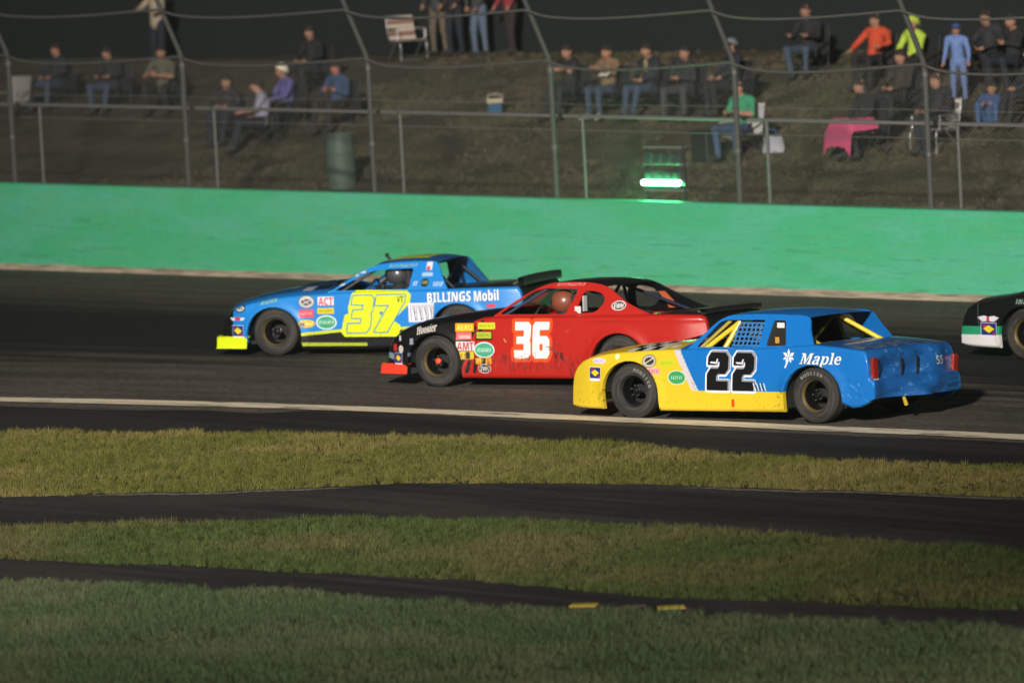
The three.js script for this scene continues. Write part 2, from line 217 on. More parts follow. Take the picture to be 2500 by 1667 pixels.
{
  const f = thing('catch_fence', 'tall steel catch fence with overhanging posts behind the green wall', 'fence');
  const kink = t => 3.46 - 0.012 * t;
  for (const t of TP) {
    const y0 = wallTop(t) - 0.5, k = kink(t), p = part('post', [bar(wp(t, 0.36, y0), wp(t, 0.36, k - 0.08), 0.043, 0.042, 12), tube([wp(t, 0.36, k - 0.1), wp(t, 0.345, k + 0.02), wp(t, 0.31, k + 0.13)], 0.042, 12, 5), bar(wp(t, 0.313, k + 0.12), wp(t, -0.24, k + 1.3), 0.041, 0.04, 12)], steelDull, f);
    part('clamp', bar(wp(t, 0.36, k - 0.14), wp(t, 0.36, k - 0.09), 0.053, 0.053, 12), galv, p); part('clamp', bar(wp(t, 0.36, y0 + 1.25), wp(t, 0.36, y0 + 1.3), 0.053, 0.053, 12), galv, p);
  }
  for (let i = 0; i < TP.length - 1; i++) {
    const a = TP[i], b = TP[i + 1], ka = kink(a), kb = kink(b), m = (q, s0, s1, off, s, r) => { const pts = []; for (let k = 0; k <= 10; k++) { const u = k / 10, sag = s * Math.sin(Math.PI * Math.pow(u, 0.62)) ; pts.push(wp(lerp(a, b, u), off, lerp(s0, s1, u) - sag)); } return tube(pts, r, 6, 2); };
    part('cable', m(0, ka + 0.04, kb + 0.04, 0.27, 0.14, 0.019), galv, f);
    part('cable', m(0, ka + 0.84, kb + 0.84, -0.1, 0.13, 0.019), galv, f);
    part('cable', m(0, ka - 0.62, kb - 0.62, 0.28, 0.015, 0.004), wire, f);
    // chain link: crossing wires between the posts
    const h0 = wallTop((a + b) / 2) - 0.05, h1 = (ka + kb) / 2, H = h1 - h0, list = [], dxy = 0.075;
    for (let u = a - H; u < b; u += dxy) for (const dir of [1, -1]) {
      let t0 = dir > 0 ? u : u + H, t1 = dir > 0 ? u + H : u, y0 = h0, y1 = h1;
      const cut = (T) => y0 + (y1 - y0) * (T - t0) / (t1 - t0);
      let A = [t0, y0], B = [t1, y1];
      if (Math.min(t0, t1) < a) { const y = cut(a); if (t0 < t1) A = [a, y]; else B = [a, y]; }
      if (Math.max(t0, t1) > b) { const y = cut(b); if (t0 < t1) B = [b, y]; else A = [b, y]; }
      if (Math.abs(A[0] - B[0]) > 0.02) list.push(bar(wp(A[0], 0.285 + 0.004 * dir, A[1]), wp(B[0], 0.285 + 0.004 * dir, B[1]), 0.0018, 0.0018, 3));
    }
    const o = part('chain_link_panel', list, wire, f); o.userData.kind = 'stuff';
  }
  const g = thing('rail_fence', 'low pipe fence with a straight top rail right behind the wall', 'fence');
  const ry = t => 2.585 - 0.0125 * t;
  for (const t of TP) { const p = part('post', bar(wp(t + 0.03, 0.95, 0.1), wp(t + 0.03, 0.95, ry(t) - 0.02), 0.03, 0.03, 10), galv, g); part('post_cap', new THREE.SphereGeometry(0.042, 10, 8).translate(...wp(t + 0.03, 0.95, ry(t))), galv, p); }
  for (let i = 0; i < TP.length - 1; i++) part('top_rail', bar(wp(TP[i] + 0.03, 0.95, ry(TP[i])), wp(TP[i + 1] + 0.03, 0.95, ry(TP[i + 1])), 0.03, 0.03, 8), railMat, g);
  for (let i = 0; i < TP.length - 1; i++) part('tension_wire', bar(wp(TP[i] + 0.03, 0.95, ry(TP[i]) - 0.22), wp(TP[i + 1] + 0.03, 0.95, ry(TP[i + 1]) - 0.22), 0.006, 0.006, 5), wire, g);
  // black panels added on the bank top, standing for the unlit dark beyond
  const scr = mat(0.008, 0.0125, 0.0115, { roughness: 0.95 }), dk = mat(0.012, 0.013, 0.013);
  const wf = thing('night_backdrop', 'dark backdrop panels added along the top of the spectator bank for the unlit night beyond', 'fence');
  for (let t = -34; t < 34; t += 3.4) {
    part('backdrop_panel', gridGeo(12, 6, (i, j) => { const tt = t + 3.4 * i / 11; return wp(tt, 14.55 + 0.05 * Math.sin(Math.PI * i / 11) * Math.sin(j * 0.9 + t), 2.72 + 3.6 * j / 5); }), scr, wf);
    part('post', bar(wp(t, 14.66, 2.5), wp(t, 14.66, 6.4), 0.04, 0.04, 8), dk, wf);
  }
}

// ---------------------------------------------------------------- race cars
// car space: s runs rearward from the front axle, y up, z towards the driver's side; the group's origin is on the ground amidships
const MID = 1.37, WBASE = 2.74, RT = 0.333, S0 = -1.15, SLEN = 5.2, YH = 1.45, PPM = 300;
const pl = (pts, s) => { const n = pts.length; if (s <= pts[0][0]) return pts[0][1]; for (let i = 1; i < n; i++) if (s <= pts[i][0]) return lerp(pts[i - 1][1], pts[i][1], (s - pts[i - 1][0]) / (pts[i][0] - pts[i - 1][0])); return pts[n - 1][1]; };
function dense(pts, step) { // resample a polyline smoothly
  const c = new THREE.CatmullRomCurve3(pts.map(p => V(p[0], p[1], 0)), false, 'centripetal'), n = Math.max(4, Math.ceil(c.getLength() / step)); return c.getSpacedPoints(n).map(p => [p.x, p.y]);
}
const carPaint = (o) => new THREE.MeshPhysicalMaterial({ roughness: 0.42, clearcoat: 0.55, clearcoatRoughness: 0.12, side: THREE.DoubleSide, ...o });
const paintOr = (map, color) => carPaint(map ? { map } : { color });
const M = {
  black: mat(0.012, 0.012, 0.013, { roughness: 0.6 }), under: mat(0.014, 0.014, 0.014, { roughness: 0.9 }), rubber: new THREE.MeshStandardMaterial({ roughness: 0.82, side: THREE.DoubleSide, map: colourTex(512, 128, (u, v) => { const k = fbm(u * 7, v * 26, 7, 26, 300, 4), g = fbm(u * 90, v * 60, 90, 60, 310, 2); return mix3([0.017, 0.016, 0.015], [0.06, 0.052, 0.042], 0.8 * sstep(0.4, 0.72, k)).map(c => c * (0.8 + 0.4 * g)); }) }),
  rimBlack: mat(0.02, 0.02, 0.021, { roughness: 0.3, metalness: 0.6 }), rimGold: mat(0.17, 0.115, 0.042, { roughness: 0.45, metalness: 0.5 }), nut: mat(0.4, 0.4, 0.4, { roughness: 0.3, metalness: 0.9 }),
  glass: new THREE.MeshPhysicalMaterial({ color: 0xffffff, transmission: 1, thickness: 0, roughness: 0.03, ior: 1.4, side: THREE.DoubleSide }),
  aluminium: mat(0.45, 0.45, 0.46, { roughness: 0.4, metalness: 0.8 }),
};
const font = await new FontLoader().loadAsync('fonts/droid/droid_sans_bold.typeface.json');
// ---- wheel
const tyreProfile = []; { const w = 0.118, P = [[0.192, -0.1], [0.2, -w + 0.006], [0.235, -w - 0.004], [0.285, -w + 0.002], [0.318, -w + 0.018], [0.33, -w + 0.042], [0.333, -0.05], [0.333, 0], [0.333, 0.05], [0.33, w - 0.042], [0.318, w - 0.018], [0.285, w - 0.002], [0.235, w + 0.004], [0.2, w - 0.006], [0.192, 0.1]]; for (const p of P) tyreProfile.push(new THREE.Vector2(p[0], p[1])); }
const tyreGeo = new THREE.LatheGeometry(tyreProfile, 64).rotateX(Math.PI / 2);
const lathe = (pts, n = 48) => new THREE.LatheGeometry(pts.map(p => new THREE.Vector2(p[0], p[1])), n).rotateX(Math.PI / 2);
const rimLip = lathe([[0.192, 0.098], [0.203, 0.112], [0.209, 0.108], [0.206, 0.098], [0.186, 0.086], [0.172, 0.06]]);
const rimBarrel = lathe([[0.172, 0.06], [0.166, 0.03], [0.163, 0.0], [0.163, -0.11], [0.2, -0.115]]);
const rimDisc = (() => { const sh = new THREE.Shape(); sh.absarc(0, 0, 0.166, 0, 6.2832); for (let i = 0; i < 10; i++) { const h = new THREE.Path(), a = i * 0.6283; h.absellipse(Math.cos(a) * 0.13, Math.sin(a) * 0.13, 0.014, 0.022, 0, 6.2832, false, a); sh.holes.push(h); }
  const g = new THREE.ExtrudeGeometry(sh, { depth: 0.01, bevelEnabled: true, bevelSize: 0.003, bevelThickness: 0.003, bevelSegments: 1, curveSegments: 40 }), p = g.attributes.position; for (let i = 0; i < p.count; i++) { const r = Math.hypot(p.getX(i), p.getY(i)); p.setZ(i, p.getZ(i) - 0.01 + 0.035 * sstep(0.15, 0.06, r)); } g.computeVertexNormals(); return g; })();
const hubCone = lathe([[0, 0.062], [0.03, 0.06], [0.036, 0.052], [0.038, 0.02], [0.06, 0.015]], 24);
const nutGeo = new THREE.CylinderGeometry(0.011, 0.012, 0.03, 6).rotateX(Math.PI / 2).translate(0.062, 0, 0.042);
const letters = (() => { const list = [], word = 'HOOSIER'; [...word].forEach((ch, i) => { const g = new TextGeometry(ch, { font, size: 0.042, depth: 0.003, curveSegments: 3 }); g.computeBoundingBox(); g.translate(-(g.boundingBox.max.x) / 2, -0.02, 0); g.rotateZ(-(i - 3) * 0.19); const a = Math.PI / 2 - (i - 3) * 0.19; list.push(g.translate(Math.cos(a) * 0.262, Math.sin(a) * 0.262, 0.118)); }); return merge(list); })();
const letterMat = mat(0.26, 0.24, 0.21, { roughness: 0.8 });
function wheel(parent, s, z, o = {}) {
  const g = new THREE.Group(); g.name = 'wheel'; g.position.set(s - MID, RT, z); g.rotation.y = (z > 0 ? 0 : Math.PI) + (o.steer || 0); parent.add(g);
  const r = part('tyre', tyreGeo, M.rubber, g), spin = o.spin || 0; r.rotation.z = spin;
  part('rim', [rimBarrel, rimDisc, hubCone], M.rimBlack, g).rotation.z = spin; part('rim_lip', rimLip, o.lip || M.rimGold, g); for (let i = 0; i < 5; i++) part('lug_nut', nutGeo, M.nut, g).rotation.z = spin + i * 1.2566;
  if (o.letters) part('tyre_lettering', letters, letterMat, g).rotation.z = o.letters;
  if (o.cap) part('hub_cap', lathe([[0, 0.072], [0.032, 0.07], [0.04, 0.06], [0.04, 0.04]], 20), o.cap, g);
  return g;
}
// ---- bodywork
function makeCar(o) {
  const car = thing('stock_car', o.label, 'race car', [0, 0, 0], 0, 'stock cars racing on the track');
  const hw = o.hw || 0.88, r = o.roll || 0.05, [px, pz, ang] = o.at, a = ang * DEG;
  car.position.set(px + Math.cos(a) * MID + Math.sin(a) * hw, 0.006, pz + Math.sin(a) * MID - Math.cos(a) * hw); car.rotation.y = -a;
  const nose = dense(o.nose, 0.02), tail = dense(o.tail, 0.02), hood = dense(o.hood, 0.04), deck = dense(o.deck, 0.04);
  const topPts = [...nose, ...hood.slice(1), ...o.belt, ...deck, ...tail.slice(1)].filter((p, i, q) => !i || p[0] > q[i - 1][0] + 1e-4);
  const sMin = topPts[0][0], sMax = topPts[topPts.length - 1][0], top = s => pl(topPts, s), ra = o.arch || 0.372, ka = o.archWide || 1.1, rx = ra * ka, cy = RT - 0.005;
  const bot = s => { for (const c of [0, WBASE]) { const d = Math.abs(s - c); if (d < rx) return cy + Math.sqrt(Math.max(0, ra * ra - d * d / (ka * ka))); } return Math.min(pl(o.bottom, s), top(s)); };
  const nT = o.noseTaper || 0.1, tT = o.tailTaper || 0.08, nS = o.noseStart || -0.36, tS = o.tailStart || 3.2;
  const wBase = (s, y) => { let w = hw - 0.02 * Math.pow((y - 0.5) / 0.4, 2); if (s < nS) w -= nT * Math.pow((nS - s) / (nS - sMin), 2); if (s > tS) w -= tT * Math.pow((s - tS) / (sMax - tS), 2);
    for (const c of [0, WBASE]) { const q = Math.hypot((s - c) / ka, y - cy) - ra; w += 0.022 * Math.exp(-q * q / 0.004); }
    if (o.crease) w += 0.012 * Math.exp(-Math.pow((y - o.crease) / 0.03, 2)); return w; };
  const W = (s, y) => { const d = Math.max(0, top(s) - y), k = d < r ? r * (1 - Math.sqrt(Math.max(0, 1 - Math.pow((r - d) / r, 2)))) : 0; return wBase(s, y) - k; };
  // side skins
  const S = new Set(); const put = v => { if (v >= sMin && v <= sMax) S.add(+v.toFixed(4)); };
  for (let s = sMin; s < sMax; s += 0.03) put(s); put(sMin); put(sMax); for (const p of [...nose, ...tail]) put(p[0]);
  for (const c of [0, WBASE]) { for (let k = 0; k <= 40; k++) put(c - rx * Math.cos(Math.PI * k / 40)); put(c - rx - 0.0006); put(c + rx + 0.0006); }
  const SS = [...S].sort((p, q) => p - q), D = [0, 0.004, 0.012, 0.024, 0.038, 0.055], NR = 20;
  const rowY = (s, j) => { const t = top(s), b = bot(s), h = Math.max(0, t - b), k = Math.min(1, h / 0.14); return j < D.length ? t - D[j] * k : lerp(t - D[D.length - 1] * k, b, (j - D.length + 1) / (NR - D.length)); };
  const sideGeo = sg => gridGeo(SS.length, NR + 2, (i, j) => { const s = SS[i], y = rowY(s, Math.min(j, NR)), wob = (o.dent || 0) * (fbm(s * 3 + 50, y * 4 + 7, 512, 512, o.seed, 3) - 0.5) ; return [s - MID, y, sg * (W(s, y) + wob - (j > NR ? 0.06 : 0))]; }, (i, j) => { const s = SS[i], y = rowY(s, Math.min(j, NR)); return [(s - S0) / SLEN, y / YH]; });
  const livery = o.livery; livery.needsUpdate = true;
  const pm = carPaint({ map: livery }), far = carPaint({ color: o.colour });
  part('side_panel', sideGeo(1), pm, car); part('side_panel', sideGeo(-1), far, car);
  // skins across the car, edge to edge
  const NV = 21, across = (path, bulge, crown, du) => gridGeo(path.length, NV, (i, j) => { const [s, y] = path[i], v = -1 + 2 * j / (NV - 1), u = i / (path.length - 1), w = W(s, y) - 0.0; const f = 1 - Math.pow(Math.abs(v), 2.6); const dd = du ? du(s, y, v) : 0; return [s - MID + bulge(u) * f + dd, y + crown(u) * f, v * w]; }, (i, j) => [i / (path.length - 1), j / (NV - 1)]);
  const cr = o.hoodCrown || 0.06;
  part('front_bumper', across(nose, u => -(o.noseBulge || 0.12) * (1 - 0.35 * u), u => 0.75 * cr * sstep(0.4, 1, u)), carPaint({ color: o.noseColour || o.colour }), car);
  const hoodPart = part('hood', across(hood, u => -(o.noseBulge || 0.12) * 0.65 * (1 - u), u => lerp(0.75 * cr, cr, u)), paintOr(o.hoodMap, o.colour), car);
  if (o.scoop) { const g = gridGeo(20, 15, (i, j) => { const u = i / 19, v = -1 + j / 7, s = lerp(0.05, 0.74, u), e = sstep(0, 0.5, u) * (1 - Math.pow(Math.abs(v), 4)); return [s - MID, top(s) + cr * 0.93 + o.scoop * e - 0.01, v * 0.34]; }); part('hood_scoop', g, carPaint({ color: o.scoopColour || o.colour }), hoodPart); }
  part('deck_lid', across(deck, () => 0, u => lerp(0.015, 0.03, Math.sin(Math.PI * u)), null), paintOr(o.deckMap, o.deckColour || o.colour), car);
  const crump = o.crumple ? (s, y, v) => o.crumple * (fbm(v * 1.7 + 20, y * 3.2 + 30, 512, 512, 503, 2) - 0.5) * sstep(1, 0.7, Math.abs(v)) : null;
  const rear = part('rear_bumper', across(tail, u => (o.tailBulge || 0.05) * Math.min(1, u * 3), u => 0.015 * (1 - u), crump), paintOr(o.tailMap, o.tailColour || o.colour), car);
  // cab sides with their window openings
  const G = o.cab, wB = W(1.5, top(1.5)), yB = top(1.5), yR = G.rail[Math.floor(G.rail.length / 2)][1], wg = y => wB - (wB - (o.roofW || 0.6)) * Math.pow(Math.max(0, y - yB + 0.02) / (yR - yB), 1.12);
  const outline = [...G.a, ...G.rail, ...G.c], cabShape = (() => { const sh = new THREE.Shape(); const P = dense(outline, 0.05); const pts = [...P, [G.c[G.c.length - 1][0], top(G.c[G.c.length - 1][0]) - 0.025], [2, top(2) - 0.025], [1.4, top(1.4) - 0.025], [G.a[0][0], top(G.a[0][0]) - 0.025]];
    pts.forEach((p, i) => i ? sh.lineTo(...p) : sh.moveTo(...p)); for (const w of G.windows) { const c = new THREE.CatmullRomCurve3(w.flatMap((p, i) => { const q = w[(i + 1) % w.length], l = w[(i + w.length - 1) % w.length], k = (m, d) => { const L = Math.hypot(m[0] - p[0], m[1] - p[1]); return V(p[0] + (m[0] - p[0]) * Math.min(0.4, d / L), p[1] + (m[1] - p[1]) * Math.min(0.4, d / L), 0); }; return [k(l, G.round || 0.03), k(q, G.round || 0.03)]; }), true, 'catmullrom', 0.05); const h = new THREE.Path(); c.getPoints(60).forEach((p, i) => i ? h.lineTo(p.x, p.y) : h.moveTo(p.x, p.y)); sh.holes.push(h); } return sh; })();
  const tess = new TessellateModifier(0.12, 4), cabGeo = sg => { let g = new THREE.ExtrudeGeometry(cabShape, { depth: 0.022, bevelEnabled: false }); g = tess.modify(g.index ? g.toNonIndexed() : g); const p = g.attributes.position, uv = []; for (let i = 0; i < p.count; i++) { const s = p.getX(i), y = p.getY(i); uv.push((s - S0) / SLEN, y / YH); p.setXYZ(i, s - MID, y, sg * (wg(y) - 0.022 + p.getZ(i))); } g.setAttribute('uv', new THREE.Float32BufferAttribute(uv, 2)); g.computeVertexNormals(); return g; };
  part('cab_side', cabGeo(1), pm, car); part('cab_side', cabGeo(-1), o.farCab ? carPaint({ color: o.farCab }) : far, car);
  const railD = dense([G.a[G.a.length - 1], ...G.rail, G.c[0]], 0.05), wr = (s, y) => wg(y) - 0.004, rc = o.roofCrown || 0.055;
  const roofY = (u, v) => rc * (0.55 + 0.45 * Math.sin(Math.PI * clamp(u, 0, 1))) * (1 - Math.pow(Math.abs(v), 2.8));
  const roof = part('roof', gridGeo(railD.length, NV, (i, j) => { const [s, y] = railD[i], v = -1 + j / 10, u = i / (railD.length - 1), f = 1 - v * v; return [s - MID - 0.07 * f * (1 - u) + 0.05 * f * u, y + roofY(u, v), v * wr(s, y)]; }, (i, j) => [i / (railD.length - 1), j / (NV - 1)]), paintOr(o.roofMap, o.roofColour || o.colour), car);
  // windscreen and rear window
  const A1 = G.a[0], A2 = G.a[G.a.length - 1], C1 = G.c[0], C2 = G.c[G.c.length - 1];
  const pane = (P, Q, b0, b1, y0, y1) => gridGeo(7, 13, (i, j) => { const u = i / 6, v = -1 + j / 6, s = lerp(P[0], Q[0], u), y = lerp(P[1], Q[1], u), f = 1 - v * v; return [s - MID + lerp(b0, b1, u) * f, y + lerp(y0, y1, u) * (1 - Math.pow(Math.abs(v), 2.8)), v * (wg(y) - 0.026)]; });
  part('windshield', pane([A1[0] + 0.04, A1[1] + 0.01], [A2[0], A2[1] - 0.004], -0.16, -0.075, cr * 0.6, roofY(0, 0)), M.glass, car);
  if (o.rearGlass) part('rear_window', pane(C1, [C2[0], C2[1] + 0.01], 0.05, 0.1, roofY(1, 0), 0.03), M.glass, car);
  // floor, firewall, frame
  part('floor_pan', bx(3.6, 0.05, 1.3, 1.35 - MID, 0.2, 0), M.under, car);
  part('engine', [bx(1.1, 0.4, 1.0, 0.1 - MID, 0.42, 0, 0.05)], M.under, car); part('firewall', bx(0.03, 0.6, 1.62, 0.84 - MID, 0.5, 0), M.under, car);
  part('rear_frame', [bx(1.2, 0.4, 1.0, 2.85 - MID, 0.45, 0, 0.04), bx(0.03, 0.62, 1.6, 2.28 - MID, 0.48, 0)], M.under, car);
  part('rear_shelf', bx(G.c[G.c.length - 1][0] - 2.25, 0.02, 1.56, (G.c[G.c.length - 1][0] + 2.29) / 2 - MID, top(2.5) - 0.1, 0), M.under, car);
  for (const z of [1, -1]) part('door_liner', bx(1.42, 0.68, 0.012, 1.58 - MID, top(1.5) - 0.36, z * (hw - 0.115)), M.under, car);
  part('dashboard', bx(0.3, 0.12, 1.5, 1.02 - MID, top(1) - 0.12, 0, 0.03), M.black, car);
  for (const z of [1, -1]) { part('wheel_well', gridGeo(17, 3, (i, j) => { const t = Math.PI * i / 16; return [-MID - (rx + 0.02) * Math.cos(t), cy - 0.02 + (ra + 0.02) * Math.sin(t), z * (0.5 + 0.15 * j)]; }), M.under, car); part('wheel_well', gridGeo(17, 3, (i, j) => { const t = Math.PI * i / 16; return [WBASE - MID - (rx + 0.02) * Math.cos(t), cy - 0.02 + (ra + 0.02) * Math.sin(t), z * (0.5 + 0.15 * j)]; }), M.under, car); }
  // cage, seat, steering wheel
  const cg = [], yr = yR - 0.04, T = (p, q, rad = 0.022) => cg.push(bar([p[0] - MID, p[1], p[2]], [q[0] - MID, q[1], q[2]], rad, rad, 8)), sh = G.hoop || 2.0, hz = wg(yr) - 0.06;
  for (const z of [1, -1]) { T([sh, 0.25, z * 0.72], [sh, 0.88, z * 0.74]); T([sh, 0.88, z * 0.74], [sh, yr, z * hz]); T([1.0, 0.3, z * 0.74], [1.0, top(1), z * 0.74]); T([0.98, top(1), z * 0.74], [A2[0] + 0.06, yr, z * hz]); T([A2[0] + 0.06, yr, z * hz], [sh, yr, z * hz]); T([sh, yr - 0.03, z * hz * 0.9], [C2[0] + 0.1, top(2.6) - 0.1, z * 0.55]); for (const y of [0.42, 0.6, 0.76]) T([1.0, y, z * 0.75], [sh, y, z * 0.75]); }
  T([sh, yr, hz], [sh, yr, -hz]); T([A2[0] + 0.06, yr, hz], [A2[0] + 0.06, yr, -hz]); T([sh, yr, -hz], [sh, 0.5, 0.5]); T([sh, 0.86, 0.72], [sh, 0.86, -0.72]); T([1.0, top(1) - 0.1, 0.72], [1.0, top(1) - 0.1, -0.72]);
  part('roll_cage', cg, mat(...(o.cage || [0.03, 0.03, 0.035]), { roughness: 0.5 }), car);
  const seat = part('seat', [bx(0.5, 0.1, 0.48, 1.62 - MID, 0.33, 0.36, 0.04), bx(0.12, 0.66, 0.5, 1.9 - MID, 0.62, 0.36, 0.05).applyMatrix4(new THREE.Matrix4()), bx(0.3, 0.16, 0.06, 1.78 - MID, 0.72, 0.61, 0.025), bx(0.3, 0.16, 0.06, 1.78 - MID, 0.72, 0.11, 0.025)], M.black, car);
  part('headrest', [bx(0.1, 0.26, 0.3, 1.88 - MID, 1.04, 0.36, 0.04), bx(0.14, 0.18, 0.05, 1.83 - MID, 1.04, 0.18, 0.02)], mat(...(o.headrest || [0.02, 0.02, 0.022])), seat);
  part('steering_wheel', [new THREE.TorusGeometry(0.17, 0.014, 8, 28).rotateY(Math.PI / 2).rotateZ(-0.35).translate(1.3 - MID, 0.86, 0.36), bar([1.02 - MID, 0.72, 0.36], [1.3 - MID, 0.86, 0.36], 0.018)], M.black, car);
  // wheels
  const zw = hw - 0.135;
  wheel(car, 0, zw, { spin: rnd() * 3, steer: o.steer, lip: o.lip, letters: o.tyreLetters && 0.75 - 1.5, cap: o.cap }); wheel(car, WBASE, zw, { spin: rnd() * 3, lip: o.lipR || o.lip, letters: o.tyreLetters && 0.1, cap: o.capR }); wheel(car, 0, -zw, { steer: o.steer, lip: o.lip }); wheel(car, WBASE, -zw, { lip: o.lip });
  // splitter under the nose
  if (o.splitter) {
    const sp = o.splitter, n = 25, P = j => { const v = -1 + 2 * j / (n - 1), x = sMin - 0.05 - (o.noseBulge || 0.12) * 1.0 * (1 - Math.pow(Math.abs(v), 2.6)), w = W(sMin + 0.06, 0.3) + 0.05; return [x, v * w]; };
    const ring = []; { const w0 = W(nS, 0.25) + 0.012; ring.push([sp.back, w0]); ring.push([nS - 0.12, W(nS - 0.12, 0.25) + 0.02]); for (let j = n - 1; j >= 0; j--) ring.push(P(j)); ring.push([nS - 0.12, -W(nS - 0.12, 0.25) - 0.02]); ring.push([sp.back, -w0]); }
    const rd = ring; // skirt following the ring, with a little rake
    const g = gridGeo(rd.length, 4, (i, j) => { const k = [[0.012, sp.y0], [0, sp.y0 + 0.01], [-0.012, sp.y1], [-0.07, sp.y1 + 0.012]][j], q = rd[i], c = [0.4, 0], d = Math.hypot(q[0] - c[0], q[1] - c[1]); return [q[0] - MID + (q[0] - c[0]) / d * k[0], k[1], q[1] + (q[1] - c[1]) / d * k[0]]; });
    part('splitter', g, carPaint({ color: sp.colour, roughness: 0.5 }), car);
  }
  if (o.spoiler) { const q = o.spoiler, b = part('spoiler', gridGeo(9, 4, (i, j) => { const v = -1 + i / 4, h = q.h * (1 - 0.05 * v * v); return [q.s - MID + [0, 0.004, 0.06, 0.064][j] + (j > 1 ? 0.02 : 0), top(q.s) + 0.02 + (j === 1 || j === 2 ? h : 0) + (1 - v * v) * 0.008 - (j === 3 ? 0.01 : 0), v * (W(q.s, top(q.s)) - 0.01)]; }), mat(...q.colour, { roughness: 0.4 }), car); for (const z of [-0.5, 0, 0.5]) part('spoiler_brace', bar([q.s + 0.02 - MID, top(q.s) + q.h * 0.8, z], [q.s - 0.16 - MID, top(q.s - 0.16) + 0.02, z], 0.007), M.aluminium, b); }
  return { car, top, W, wg, hw, rear, roof, hoodPart, yR, cr };
}
// cornering hard to the left, each body leans outward on its springs while the wheels stay on the ground
function leanBody({ car }, deg = 2.2) { const m = new THREE.Matrix4().makeTranslation(0, 0.27, 0).multiply(new THREE.Matrix4().makeRotationX(-deg * DEG)).multiply(new THREE.Matrix4().makeTranslation(0, -0.3, 0)); for (const c of car.children) if (c.name !== 'wheel') c.applyMatrix4(m); }
